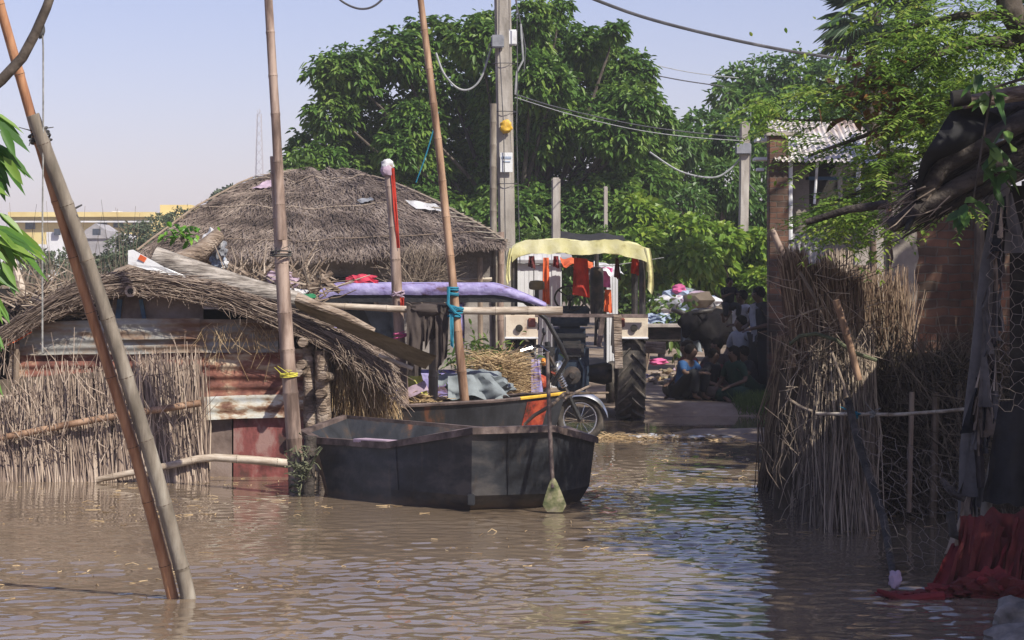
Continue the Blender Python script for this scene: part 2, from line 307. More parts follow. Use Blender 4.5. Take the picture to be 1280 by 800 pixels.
        V_ = np.stack([pt(0,0), pt(.3,-.85), pt(.68,-.75), pt(1,0), pt(.68,.75), pt(.3,.85)], 1)
        F0 = np.array([(0,1,2,3),(0,3,4,5)]); F_ = (F0[None]+np.arange(N)[:, None, None]*6).reshape(-1, 4)
        va = NP.random(N) if var is None else np.clip(var, 0, 1)
        s.addnp(V_.reshape(-1, 3), F_, mat, np.repeat(va, 2))
    def grid(s, fn, nu, nv, mat, var=None):
        vs = [fn(i/nu, j/nv) for j in range(nv+1) for i in range(nu+1)]
        s.add(vs, [(j*(nu+1)+i, j*(nu+1)+i+1, (j+1)*(nu+1)+i+1, (j+1)*(nu+1)+i) for j in range(nv) for i in range(nu)], mat, var)
    def blob(s, c, r, mat, seed=0, amp=.25, freq=1.6, sub=3, rot=None):
        import bmesh
        bm = bmesh.new(); bmesh.ops.create_icosphere(bm, subdivisions=sub, radius=1); c = Vector(c)
        vs = []
        for v in bm.verts:
            q = v.co*(1+amp*noise.noise(v.co*freq+V(seed*7.1, seed*3.3, 0))+amp*.4*noise.noise(v.co*freq*3+V(seed, 0, 0)))
            q = V(q.x*r[0], q.y*r[1], q.z*r[2]); vs.append(c+(rot @ q if rot else q))
        fs = [tuple(v.index for v in f.verts) for f in bm.faces]; bm.free(); s.add(vs, fs, mat)
    def sheet(s, p00, p10, p11, p01, mat, nu=16, nv=16, fold=.03, freq=6, seed=0, sag=0, thick=0):
        """cloth hanging between four corners, with folds"""
        p00, p10, p11, p01 = map(Vector, (p00, p10, p11, p01)); nrm = (p10-p00).cross(p01-p00).normalized()
        def fn(u, v):
            p = (p00*(1-u)+p10*u)*(1-v)+(p01*(1-u)+p11*u)*v
            k = math.sin(u*freq*6.28+2.2*noise.noise(V(u*2, v*1.5, seed)))*(.3+.7*v)
            e = noise.noise(V(u*5, v*5, seed+9))
            return p+nrm*fold*(k+e*.8)+V(0,0,-sag*math.sin(u*math.pi))+V(0,0,.6*fold*e*(1 if 0 < v else 0))
        s.grid(fn, nu, nv, mat)
        if thick:
            q = nrm*thick; s.grid(lambda u, v: fn(u, v)+q, nu, nv, mat)
    def build(s, name, parent=None, loc=None, smooth=True, label=None, cat=None, group=None, kind=None):
        me = bpy.data.meshes.new(name); Vv = np.concatenate(s.v) if s.v else np.zeros((0, 3))
        root = parent
        while root is not None and root.parent is not None: root = root.parent
        off = Vector(root.location) if root is not None else (Vector(loc) if loc is not None else base_of(Vv))
        Vv = Vv-np.array(tuple(off))
        me.from_pydata(Vv.tolist(), [], s.f)
        for m in s.mats: me.materials.append(MT[m])
        me.polygons.foreach_set('material_index', s.m)
        at = me.attributes.new('var', 'FLOAT', 'FACE'); at.data.foreach_set('value', s.a)
        if smooth:
            me.polygons.foreach_set('use_smooth', [True]*len(s.f))
            me.set_sharp_from_angle(angle=math.radians(38))
        me.update(); o = bpy.data.objects.new(name, me); COL.objects.link(o)
        if parent is not None: o.parent = parent
        else: o.location = off
        tag(o, label, cat, group, kind); return o
def base_of(Vv):
    mn = Vv.min(0); mx = Vv.max(0); return Vector(((mn[0]+mx[0])/2, (mn[1]+mx[1])/2, mn[2]))
def tag(o, label=None, cat=None, group=None, kind=None):
    if label: o['label'] = label
    if cat: o['category'] = cat
    if group: o['group'] = group
    if kind: o['kind'] = kind
    return o
def thing(name, label, cat, loc, group=None):
    o = bpy.data.objects.new(name, None); COL.objects.link(o); o.location = loc; o.empty_display_size = .1
    return tag(o, label, cat, group)
def one(name, mb, label, cat, group=None, smooth=True): return mb.build(name, label=label, cat=cat, group=group, smooth=smooth)

# ------------------------------------------------------------------ terrain, water
def ss(a, b, x): t = min(1, max(0, (x-a)/(b-a))); return t*t*(3-2*t)
def shore(x):
    pts = [(-60, 30), (-8, 26), (-5, 25.5), (-1.5, 25.6), (-.4, 27.5), (.6, 30.3), (1.7, 30.2), (2.2, 27.3), (3.3, 26.6), (3.8, 22.5), (6, 20.6), (60, 20)]
    for (a, b), (c, d) in zip(pts, pts[1:]):
        if x <= c: return b+(d-b)*(x-a)/(c-a)
    return 20
def H(x, y):
    d = y-shore(x)+.35*noise.noise(V(x*1.3, y*1.3, 3))
    h = -.45+.45*ss(-2.2, 0, d)+.15*ss(0, 3.0, d)+.03*noise.noise(V(x*.9, y*.9, 0))*ss(-1, 1, d)
    if 1.5 < x < 3.9 and 27.0 < y < 33.0:                         # the pool in front of the seated people
        k = ss(1.5, 2.0, x)*(1-ss(3.2, 3.75, x))*ss(28.0, 28.7, y)*(1-ss(31.2, 32.3, y)); h = h*(1-k)-.16*k
        h += .05*ss(27.0, 27.4, y)*(1-ss(27.9, 28.6, y))*(1-k)
    if y > 45: h += .25*ss(45, 120, y)
    return h
def terrain():
    xs = sorted(set([round(-12+i*.25, 3) for i in range(97)]+[-1500, -700, -300, -140, -80, -50, -35, -25, -18, 18, 25, 35, 50, 80, 140, 300, 700, 1500]))
    ys = sorted(set([round(8+i*.3, 3) for i in range(120)]+[-40, -15, 0, 5, 47, 52, 60, 75, 100, 140, 200, 300, 500, 900, 1800]))
    mb = MB(); nx = len(xs); vs = [V(x, y, H(x, y)) for y in ys for x in xs]
    mb.add(vs, [(j*nx+i, j*nx+i+1, (j+1)*nx+i+1, (j+1)*nx+i) for j in range(len(ys)-1) for i in range(nx-1)], 'ground')
    mb.build('ground', loc=(0,0,0), kind='structure')
    xs = np.concatenate([[-60,-40,-25,-15,-10,-7,-5.5], np.arange(-4.6, 5.2, .029), [6,7.5,10,15,25,40,60]])
    ys = [-30,-10,0,6,9,10.5,11.2]; y = 11.6
    while y < 30: ys.append(y); y += .0019*y*(1 if y < 23 else 2.5)
    ys = np.array(ys+[31,33,36,40]); X, Y = np.meshgrid(xs, ys); Z = np.zeros_like(X); rg = np.random.default_rng(5)
    for k in range(64):
        lam = .085*(4.0**rg.random()); an = rg.normal(0, .75)+math.pi/2; kx = math.cos(an)*6.283/lam; ky = math.sin(an)*6.283/lam
        q = np.sin(kx*X+ky*Y+rg.uniform(0,6.28)+.5*np.sin(X*.9+k)+.4*np.sin(Y*.7+k*2)); Z += lam*.0025*(q+.25*q*q)
    def vn(x, y, f, sd): return noise.noise(V(x*f, y*f*1.8, sd))
    A1 = np.array([[vn(x, y, .5, 1.0)+.5*vn(x, y, 1.5, 4.) for x in xs[::6]] for y in ys[::6]])
    xi = np.minimum(np.arange(len(xs))/6, A1.shape[1]-1.001); yi = np.minimum(np.arange(len(ys))/6, A1.shape[0]-1.001)
    x0 = xi.astype(int); y0_ = yi.astype(int); fx = (xi-x0)[None,:]; fy = (yi-y0_)[:,None]
    G = (A1[y0_][:,x0]*(1-fx)*(1-fy)+A1[y0_][:,x0+1]*fx*(1-fy)+A1[y0_+1][:,x0]*(1-fx)*fy+A1[y0_+1][:,x0+1]*fx*fy)
    amp = np.clip(.85+1.1*G, .25, 1.5)
    lee = 1-.72*np.clip((Y-15.5)/4.5, 0, 1)*np.clip((.4-X)/1.2, 0, 1); calm = 1-.65*np.clip((X-2.2)/.8,0,1)*np.clip((Y-14)/3,0,1)
    Z *= amp*lee*calm*np.clip((29-Y)/4, .12, 1)*np.where((X < -4.5)|(X > 5.1)|(Y < 11.5), 0, 1)
    w = MB(); nx, ny = len(xs), len(ys); V_ = np.stack([X.ravel(), Y.ravel(), Z.ravel()], 1)
    j, i = np.meshgrid(np.arange(ny-1), np.arange(nx-1), indexing='ij'); a = (j*nx+i).ravel(); F_ = np.stack([a, a+1, a+nx+1, a+nx], 1)
    w.addnp(V_, F_, 'water', np.zeros(len(F_))); wo = w.build('water', loc=(0,0,0), kind='structure')
terrain()

def grass(name, x0, x1, y0, y1, n, h, mat, cond=None):
    A = []; B = []
    for _ in range(n):
        x = R.uniform(x0, x1); y = R.uniform(y0, y1)
        if cond and not cond(x, y): continue
        z = H(x, y)
        if z < .01: continue
        hh = h*R.uniform(.5, 1.3); A.append((x, y, z-.01)); B.append((x+R.gauss(0, .4)*hh, y+R.gauss(0, .4)*hh, z+hh))
    m = MB(); m.strands(A, B, .006, .001, mat, .08); m.build(name, kind='stuff', label='low green grass on the shaded bank beside the brown pillar' , cat='grass')
grass('grass', 3.15, 4.3, 27.2, 34, 9000, .16, 'leaf_weed')

# ------------------------------------------------------------------ bamboo pole
def bamboo(name, pts, rad, mat, label, cat='pole', group=None, node=.38, n=10, parent=None, build=True, mb=None):
    """pts world points; adds raised joints"""
    pts = [Vector(p) for p in pts]; mb = mb or MB(); path = []; rr = []; r0, r1 = rad if hasattr(rad, '__len__') else (rad, rad)
    L = sum((b-a).length for a, b in zip(pts, pts[1:])); s = 0; nxt = node*R.uniform(.3, .8)
    ph = R.uniform(0, 9)
    def at(t):
        t *= L
        for a, b in zip(pts, pts[1:]):
            l = (b-a).length
            if t <= l+1e-6: return a.lerp(b, min(1, t/l)) 
            t -= l
        return pts[-1]
    ts = list(np.linspace(0, 1, 14)); nodes = []
    while nxt < L-.05: nodes.append(nxt/L); nxt += node*R.uniform(.85, 1.15)
    for t in nodes:
        e = .008/L*1.0; ts += [t-3*e, t-e, t+e, t+3*e]
    nd = set(); ts = sorted(t for t in ts if 0 <= t <= 1)
    for t in ts:
        r = r0+(r1-r0)*t
        if any(abs(t-q) < .010/L for q in nodes): r *= 1.07
        p = at(t)+V(noise.noise(V(t*3, ph, 0)), noise.noise(V(t*3, ph, 5)), noise.noise(V(t*3, ph, 9)))*.012*L*.3
        path.append(p); rr.append(r)
    mb.tube(path, rr, mat, n)
    for q in nodes: 
        p = at(q)+V(noise.noise(V(q*3, ph, 0)), noise.noise(V(q*3, ph, 5)), noise.noise(V(q*3, ph, 9)))*.012*L*.3
        ax = (at(min(1, q+.01))-at(max(0, q-.01))).normalized(); mb.torus(p, ax, (r0+(r1-r0)*q)*1.05, .0022, 'node_ring', 12, 4)
    if not build: return mb
    if parent is not None: return mb.build(name, parent)
    return one(name, mb, label, cat, group)
def lashing(mb, p, axis, r, mat, turns=5, w=.012, tails=2):
    axis = Vector(axis).normalized()
    for i in range(turns): mb.torus(Vector(p)+axis*(i-turns/2)*w*1.2+V(0,0,R.uniform(-.004,.004)), (axis+V(R.gauss(0,.12), R.gauss(0,.12), R.gauss(0,.12))), r*1.08, w*.6, mat, 14, 5)
    for i in range(tails):
        a = Vector(p)+V(0,-r,0); mb.tube([a, a+V(R.uniform(-1,1)*.06, -.02, R.uniform(-.2,1)*.06), a+V(R.uniform(-1,1)*.12, -.02, R.uniform(-.6,1)*.1)], [w*.5, w*.4, w*.2], mat, 5)

# foreground pair of leaning poles
y0 = GY(748)
mb = bamboo('', [P(-14,-45,12.9), P(38,148,13.1), P(79,280,13.2), P(117,400,13.3), P(172,575,13.4), P(219,748,y0), P(226,775,y0)-V(0,0,.25)], (.027,.036), 'bamboo_orange', '', build=False)
one('bamboo_pole', mb, 'slender orange-tan bamboo pole leaning left, longer of the foreground pair', 'pole')
t = thing('bamboo_pole', 'thick grey bamboo pole leaning in the foreground water, tied near its top', 'pole', P(240,748,y0-.05))
mb = bamboo('', [P(41,143,13.05), P(92,280,13.15), P(134,400,13.25), P(190,575,13.35), P(237,748,y0-.05), P(245,775,y0-.05)-V(0,0,.2)], (.038,.047), 'bamboo_grey', '', build=False); mb.build('pole', t)
mb = MB(); lashing(mb, P(50,172,13.13), (.35,0,-1), .055, 'rope_dark', 5, .012, 4); mb.build('rope_lashing', t); mb = MB(); lashing(mb, P(92,262,13.2), (.35,0,-1), .05, 'rope_dark', 1, .008, 2); mb.build('rope_lashing', t)
mb = MB(); mb.tube([P(52,18,13), P(54,60,13), P(54,170,13.05), P(53,285,13.1), P(53,330,13.1), P(53,440,13.1)], .0055, 'rope', 6); mb.blob(P(51,35,13), (.022,.02,.06), 'rope_dark', 3)
one('string', mb, 'thin grey string hanging straight down from the curved branch at the far left', 'string')

# pole standing by the boat's left end
yb = GY(618)
t = thing('mooring_pole', 'tall pinkish two-length bamboo pole in the water at the left end of the black boat', 'pole', P(372,618,yb))
bamboo('lower_pole', [P(345,195,yb), P(352,330,yb), P(372,618,yb), P(374,640,yb)-V(0,0,.1)], (.056,.073), 'bamboo_pink', '', parent=t)
bamboo('upper_pole', [P(334,-40,yb-.05), P(345,150,yb-.08), P(352,300,yb-.11)], (.036,.044), 'bamboo_pink', '', parent=t)
mb = MB(); lashing(mb, P(351,316,yb-.02), (0,0,1), .085, 'rope_dark', 3, .012); mb.build('rope_lashing', t)
mb = MB(); lashing(mb, P(361,468,yb-.01), (0,0,1), .07, 'rope_yellow', 3, .01, 3); mb.build('rope_lashing', t)
mb = MB(); bamboo('', [P(388,545,yb-.2), P(384,640,yb-.2)], .055, 'dark_log', '', build=False, mb=mb)
one('mooring_stake', mb, 'short dark wet stake beside the foot of the tall pinkish pole', 'stake')
mb = MB(); A=[];B=[]
for i in range(70):
    a = P(376+R.gauss(0,7), 585+R.gauss(0,16), yb-.28+R.gauss(0,.03)); A.append(tuple(a)); B.append(tuple(a+V(R.gauss(0,.05),R.gauss(0,.02),R.gauss(.0,.05))))
mb.strands(A,B,.008,.006,'rope_green',.25)
for k in range(9): mb.torus(P(376,575+k*5,yb-.02),(R.gauss(0,.3),R.gauss(0,.2),1),.085+R.uniform(0,.03),.009,'rope_green',18,5); mb.tube([P(380,600,yb-.28),P(395,570,yb-.28),P(402,560,20.0)],.01,'rope_green',6)
one('mooring_rope', mb, 'tangled greenish rope wound round the pole foot next to the boat', 'rope')

# two poles and crossbar behind the boats
YB = 23.4
t = thing('bamboo_pole', 'weathered pole with wrapped cloth head and red strip, left upright of drying rail', 'pole', P(505,560,YB))
bamboo('pole', [P(485,205,YB), P(493,300,YB), P(500,420,YB), P(508,600,YB)], (.05,.062), 'bamboo_pink', '', parent=t)
mb = MB(); mb.blob(P(484,206,YB), (.065,.06,.06), 'c_white', 3, .3); mb.blob(P(484,214,YB-.02), (.06,.06,.07), 'c_lilac', 5, .4); mb.build('wrapped_head', t)
mb = MB(); mb.sheet(P(488,210,YB-.06), P(493,210,YB-.06), P(500,310,YB-.06), P(496,310,YB-.06), 'c_red', 4, 20, .01, 1); mb.build('red_strip', t)
mb = MB(); lashing(mb, P(497,367,YB), (0,0,1), .065, 'c_lilac', 3, .014, 3); mb.build('cloth_tie', t); mb = MB(); lashing(mb, P(500,418,YB), (0,0,1), .06, 'c_pink', 3, .014, 1); mb.build('cloth_tie', t)
mb = MB(); mb.sheet(P(500,372,YB-.08), P(505,372,YB-.08), P(505,386,YB-.08), P(501,388,YB-.08), 'c_red', 6, 6, .02, 1); mb.build('red_rag', t)
t = thing('bamboo_pole', 'long tan bamboo pole leaning left, right upright of the drying rail, teal ties', 'pole', P(580,560,YB-.2))
bamboo('pole', [P(520,-35,YB-.2), P(548,180,YB-.2), P(566,360,YB-.2), P(580,500,YB-.2), P(584,570,YB-.2)], (.032,.05), 'bamboo_tan', '', parent=t)
mb = MB(); lashing(mb, P(566,363,YB-.2), (0,0,1), .05, 'c_teal', 4, .02, 0); lashing(mb, P(570,388,YB-.2), (.3,0,1), .06, 'c_teal', 5, .02, 2)
mb.sheet(P(562,392,YB-.27), P(567,392,YB-.27), P(567,435,YB-.27), P(563,432,YB-.27), 'c_teal', 4, 10, .01, 1); mb.tube([P(561,360,YB-.27),P(560,380,YB-.28),P(570,392,YB-.28)], .016, 'c_teal', 6); mb.build('teal_tie', t)
bamboo('bamboo_rail', [P(395,381,YB-.1), P(500,387,YB-.12), P(600,388,YB-.1), P(703,389,YB-.1)], (.030,.045), 'bamboo_pale', 'pale horizontal bamboo rail lashed across two upright poles, cloth over it', 'rail')
mb = MB()
for k, (a, b, bot) in enumerate([(508,532,470),(530,546,438),(544,562,465)]):
    mb.sheet(P(a,382,YB-.17), P(b,382,YB-.17), P(b-(3 if k==2 else 6),bot-(20 if k else 0),YB-.16), P(a+1,bot,YB-.16), 'c_brown', 14, 22, .022, 1.6, seed=k)
mb.sheet(P(508,382,YB-.17), P(562,382,YB-.17), P(560,420,YB-.02), P(510,430,YB-.02), 'c_brown', 16, 8, .02, 2)
mb.blob(P(535,388,YB-.13), (.22,.07,.07), 'c_brown', 4, .3)
one('cloth', mb, 'dark brown trousers draped over the pale bamboo rail', 'clothes')
bamboo('bamboo_stake', [P(543,412,YB+.1), P(540,560,YB+.1)], .05, 'bamboo_grey', 'short stake under the dark brown trousers on the rail', 'stake')

# ------------------------------------------------------------------ left hut
YW = 21.9
hut = thing('flooded_hut', 'low flooded hut with twig thatch arch roof and rusty tin walls, at the left', 'hut', P(210,597,YW))
def corr(mb, x0, y0_, x1, y1_, Y, mat, wl=.075, amp=.016, tilt=0, thick=.004, vert=False):
    a = P(x0, y0_, Y); b = P(x1, y1_, Y); nz_ = max(4, int(abs((b.x-a.x) if vert else (a.z-b.z))/wl*6))
    def fn(u, v):
        x = a.x+(b.x-a.x)*u; z = a.z+(b.z-a.z)*v; w = (x if vert else z)
        e = noise.noise(V(x*1.4, z*1.4, 3))*.03
        zz = z+tilt*(u-.5)+ (noise.noise(V(x*2, 0, z))*.012)
        return V(x, Y+amp*math.sin(w/wl*6.283)+e, zz)
    mb.grid(fn, (nz_ if vert else 30), (20 if vert else nz_), mat, .5)
mb = MB(); corr(mb, 24, 400, 348, 442, YW, 'tin_grey', amp=.007, tilt=.03); corr(mb, 140, 398, 250, 424, YW-.03, 'tin_grey', amp=.006); mb.build('grey_tin_sheet', hut)
mb = MB(); corr(mb, 22, 436, 398, 502, YW+.03, 'tin_rust', .10, .012); mb.build('rusty_tin_sheet', hut)
mb = MB(); corr(mb, 246, 494, 384, 523, YW-.03, 'tin_white', .10, .007, tilt=.03); mb.build('whitish_tin_sheet', hut)
mb = MB()
a = P(292,518,YW+.05); b = P(404,602,YW+.05); mb.box(((a.x+b.x)/2, YW+.05, (a.z+b.z)/2-.05), (b.x-a.x, .02, a.z-b.z+.1), 'tin_red'); mb.build('red_panel', hut)
mb = MB()
a = P(240,520,YW+.06); b = P(290,602,YW+.06); mb.box(((a.x+b.x)/2, YW+.06, (a.z+b.z)/2-.05), (b.x-a.x, .02, a.z-b.z+.1), 'tin_dirty'); mb.build('grey_panel', hut)
mb = MB(); a = P(22,380,YW+.1); b = P(400,600,YW+.1)
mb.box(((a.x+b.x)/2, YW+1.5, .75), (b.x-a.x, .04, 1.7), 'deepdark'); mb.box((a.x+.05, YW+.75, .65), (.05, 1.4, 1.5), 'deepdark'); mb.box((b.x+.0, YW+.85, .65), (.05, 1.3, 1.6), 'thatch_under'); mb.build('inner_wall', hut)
mb = MB(); a = P(170,372,YW+.16); b = P(238,407,YW+.16); mb.box(((a.x+b.x)/2-.05, YW+.16, (a.z+b.z)/2), (b.x-a.x+.35, .03, a.z-b.z+.12), 'tin_dirty'); mb.build('gable_board', hut)
mb = MB(); mb.beam(P(150,374,YW+.1), P(146,410,YW+.1), .05, .02, 'blueish_board', V(0,1,0)); mb.build('blue_strap', hut); mb = MB(); mb.beam(P(176,374,YW+.1), P(182,408,YW+.1), .04, .02, 'blueish_board', V(0,1,0)); mb.build('blue_strap', hut)
PROF = [(-80,475),(-40,445),(0,418),(35,393),(80,367),(120,353),(165,345),(205,349),(270,361),(330,382),(400,410),(450,436),(490,462)]
def prof(t):
    k = t*(len(PROF)-1); i = min(int(k), len(PROF)-2); f = k-i; return (PROF[i][0]*(1-f)+PROF[i+1][0]*f, PROF[i][1]*(1-f)+PROF[i+1][1]*f)
def roofpt(t, dy, dz): 
    x, y = prof(min(1, max(0, t))); p = P(x, y, YW-.2); return V(p.x, YW-.2+dy, p.z+dz)
mb = MB()
nrm_th = .125
mb.grid(lambda u, v: roofpt(u, v*2.6, .0+.03*noise.noise(V(u*9, v*5, 1))-.10*v), 60, 12, 'thatch_under')
mb.grid(lambda u, v: roofpt(u, v*2.6, -nrm_th*(.75+.3*noise.noise(V(u*14, 2, v*4)))-.08*v), 60, 12, 'thatch_under')
mb.grid(lambda u, v: roofpt(u, .0, -nrm_th*v), 60, 2, 'thatch_under')
A = []; B = []
for i in range(3000):                    # twigs lying along the arch
    t0 = R.uniform(-.02, .98); dt = R.uniform(.02, .10); layer = R.random()
    dy = abs(R.gauss(0, .12)) if R.random() < .7 else R.uniform(0, 2.4)
    front = R.random() < .5
    dz = (-nrm_th*R.uniform(-.15, 1.25)) if front else R.uniform(0, .05)
    if front: dy = -R.uniform(.0, .05)
    a = roofpt(t0, dy, dz+R.gauss(0, .012)); b = roofpt(t0+dt, dy+R.gauss(0, .02), dz+R.gauss(0, .03)); A.append(tuple(a)); B.append(tuple(b))
mb.strands(A, B, .0055, .0025, 'twig_roof', .02)
A = []; B = []
for i in range(420):                     # loose ends hanging below the edge
    t0 = R.random(); a = roofpt(t0, -.02, -nrm_th*R.uniform(.4, 1.1)); A.append(tuple(a)); l = R.uniform(.04, .2)
    B.append(tuple(a+V(R.gauss(.35 if t0 > .5 else -.3, .5)*l, -R.uniform(0, .1), -l*R.uniform(.1, 1))))
mb.strands(A, B, .004, .0015, 'twig_roof', .08)
A = []; B = []
for i in range(700):                     # frayed right end
    a = roofpt(R.uniform(.86, 1.0), R.uniform(-.1, .5), R.uniform(-.2, .03)); l = R.uniform(.1, .4); A.append(tuple(a)); B.append(tuple(a+V(l*R.uniform(.1,.7), R.gauss(0,.05), -l*R.uniform(.3, 1))))
mb.strands(A, B, .0045, .002, 'twig_roof', .06)
mb.build('thatch_roof', hut)
mb = MB(); mb.tube([P(163,364,YW-.28), P(161,362,YW+1.8)], .055, 'log', 14); mb.tube([P(163,364,YW-.283), P(163,364,YW-.27)], .03, 'deepdark', 10); mb.build('ridge_log', hut)
mb = MB(); mb.tube([P(18,420,YW-.05), P(14,610,YW-.05)], .05, 'log', 8); mb.tube([P(68/3.2+0,430,YW-.1), P(20,480,YW-.1)], .03, 'stick', 8); mb.build('corner_post', hut)
for (x, r, m_, ya) in ((388,.065,'log',432), (404,.075,'log',438), (392,.05,'dark_log',470)):
    mb = MB(); mb.tube([P(x-2,ya,YW-.1+R.uniform(-.1,.1)), P(x,520,YW-.1), P(x+3,610,YW-.1)], [r*.9, r*1.05, r], m_, 10); mb.build('post', hut)
for (x, y, x2) in ((378,428,388), (372,465,384), (403,470,428), (400,492,416), (376,456,384)):
    mb = MB(); mb.tube([P(x,y,YW-.35), P(x2,y+R.uniform(-3,3),YW+.3)], .045, 'log', 10); mb.build('beam_end', hut)
mb = MB(); A = []; B = []
for i in range(1500):
    x = R.uniform(418, 482); a = P(x, 448+ (x-418)*.35+R.gauss(0, 6), YW+R.uniform(-.0,.45)); l = R.uniform(.2, .62); A.append(tuple(a)); B.append(tuple(a+V(R.gauss(.05, .09), R.gauss(-.05,.05), -l)))
mb.strands(A, B, .0045, .002, 'hay', .05)
mb.box(P(450,500,YW+.45), (.40,.2,.6), 'thatch_under'); mb.build('hay_bundle', hut)
mb = MB(); A=[];B=[]
for i in range(60):
    a = P(R.uniform(250,345), R.uniform(400,418), YW-.1); l = R.uniform(.1,.5); q = R.uniform(-1,1); A.append(tuple(a)); B.append(tuple(a+V(q*l*.6,-.02,-l*(1-.5*abs(q)))))
mb.strands(A,B,.003,.0015,'hay',.15); mb.build('loose_straw', hut)

# things lying on the hut roof
mb = MB(); mb.tube([P(192,322,YW+.2), P(240,340,YW+.2), P(300,358,YW+.15), P(372,376,YW+.1), P(430,405,YW+.1)], [.115,.125,.11,.09,.06], 'old_log', 14)
one('log', mb, 'thick grey tree trunk lying along the thatch of the flooded hut', 'log')
mb = MB(); mb.tube([P(215,330,YW+.7), P(250,316,YW+.8), P(275,292,YW+.9)], [.09,.1,.07], 'log', 10)
one('log', mb, 'short log tilted up to the right behind the thick trunk, green sprig beside it', 'log')
mb = MB(); mb.tube([P(110,365,YW+.3), P(150,342,YW+.35), P(182,330,YW+.4)], [.045,.06,.055], 'log', 10)
one('log', mb, 'slim log at the crown of the flooded hut roof left of the white board', 'log')
mb = MB(); q = [P(160,313,YW-.1), P(166,312,YW-.1), P(205,334,YW-.13), P(250,352,YW-.1), P(248,356,YW-.12), P(200,342,YW-.15), P(160,330,YW-.1)]
mb.add([p for p in q]+[p+V(0,.02,0) for p in q], [(0,1,2,3,4,5,6),(13,12,11,10,9,8,7)]+[(i,(i+1)%7+0,(i+1)%7+7,i+7) for i in range(7)], 'white_board')
mb.box(P(178,323,YW-.115), (.07,.012,.05), 'c_orange', Matrix.Rotation(.5,3,'Y'))
one('painted_board', mb, 'white painted board with a red-orange mark lying on the hut roof', 'board', smooth=False)
mb = MB(); mb.sheet(P(368,378,YW-.35), P(545,447,YW-.5), P(532,461,YW-.3), P(372,388,YW-.2), 'board', 20, 4, .01, 1, thick=.02)
one('plank', mb, 'long olive-brown plank sloping down at the right edge of the hut roof', 'plank')
mb = MB(); mb.tube([P(370,372,YW-.1), P(430,395,YW-.1), P(468,414,YW-.1)], [.05,.045,.03], 'log', 8)
one('log', mb, 'thin broken branch above the olive-brown plank', 'branch')
mb = MB(); mb.tube([P(473,444,YW-.3), P(516,461,YW-.3)], .02, 'bamboo_pale', 8)
one('stick', mb, 'pale stick poking out under the end of the olive-brown plank', 'stick')
# brush and rubbish behind the roof
mb = MB(); A=[];B=[]
for i in range(150):
    x = R.uniform(262, 410); a = P(x, R.uniform(345, 378), YW+R.uniform(.5,1.6)); l = R.uniform(.15,.5); an = R.gauss(0, 1.0)
    A.append(tuple(a)); B.append(tuple(a+V(math.sin(an)*l, R.gauss(0,.1), abs(math.cos(an))*l*.8)))
mb.strands(A,B,.010,.005,'stick',.08)
for (a,b,r) in [((345,380),(398,300),.016),((360,378),(408,322),.014),((330,372),(300,345),.03),((300,365),(345,325),.03),((325,350),(285,330),.03),((365,372),(415,340),.045),((400,345),(425,365),.04),((382,330),(384,375),.02),((396,350),(390,372),.02),((398,335),(420,350),.012)]:
    mb.tube([P(a[0],a[1],YW+1), P((a[0]+b[0])/2+2,(a[1]+b[1])/2+3,YW+1), P(b[0],b[1],YW+1)], [r,r*.95,r*.6], 'log', 7)
one('brushwood_pile', mb, 'jumble of sticks and branches heaped behind the thick trunk on the hut', 'brushwood')
mb = MB(); A=[];B=[]
for i in range(420):
    x = R.uniform(-10, 120); a = P(x, R.uniform(360,400) if x > 40 else R.uniform(372,425), YW+R.uniform(-.1,.6)); l = R.uniform(.1,.4); an = R.gauss(1.1 if R.random()<.5 else -1.1, .4); A.append(tuple(a)); B.append(tuple(a+V(math.sin(an)*l, R.gauss(0,.1), abs(math.cos(an))*l)))
mb.strands(A,B,.009,.005,'stick',.06); mb.tube([P(16,325,YW+.2),P(28,365,YW+.2),P(42,386,YW+.1)],[.03,.045,.035],'bamboo_pale',8)
mb.tube([P(40,372,YW),P(52,378,YW)],.03,'log',8); mb.tube([P(62,395,YW),P(70,350,YW)],.008,'stick',6)
one('brushwood_pile', mb, 'pale sticks and driftwood heaped on the left shoulder of the hut roof', 'brushwood')
mb = MB(); mb.sheet(P(2,425,YW-.2),P(38,408,YW-.2),P(40,416,YW-.2),P(0,438,YW-.2),'c_orange',8,4,.03,2)
one('rag', mb, 'small orange rag caught on the left end of the hut roof', 'rag')
mb = MB()
for k,(x,y,r,c) in enumerate([(266,302,.09,'c_white'),(274,312,.08,'c_grey'),(272,325,.07,'c_ltblue'),(262,322,.05,'hay'),(278,332,.06,'c_white'),(270,316,.06,'c_black')]): mb.blob(P(x,y,YW+1+.05*k),(r,r*.6,r*1.2),c,k,.6,2.4)
one('rag_bundle', mb, 'bundle of white and blue rags on top of the hut roof debris', 'rags')
mb = MB()
for k,(x,y,r,c) in enumerate([(350,345,.12,'c_lilac'),(362,352,.10,'c_lilac'),(355,362,.09,'c_white'),(372,368,.09,'c_white')]): mb.blob(P(x,y,YW+.8),(r,r*.6,r*.6),c,k+9,.5,2.4)
one('rag_bundle', mb, 'faded lilac cloth stuffed in the sticks right of the tall pinkish pole', 'rags')
mb = MB(); mb.blob(P(384,372,YW+.5),(.09,.08,.04),'c_green',2,.4); mb.blob(P(372,372,YW+.5),(.07,.05,.03),'c_white',2,.4)
one('rag', mb, 'small green rag lying at the left end of the purple roof', 'rag')
mb = MB(); mb.blob(P(452,350,26.6),(.17,.12,.06),'c_polka',1,.5,2.2,4); mb.sheet(P(440,344,26.4),P(458,344,26.4),P(474,353,26.3),P(446,353,26.3),'c_polka',10,6,.03,1.5)
one('cloth_bundle', mb, 'red patterned cloth bundle resting on the purple vehicle roof', 'bundle')
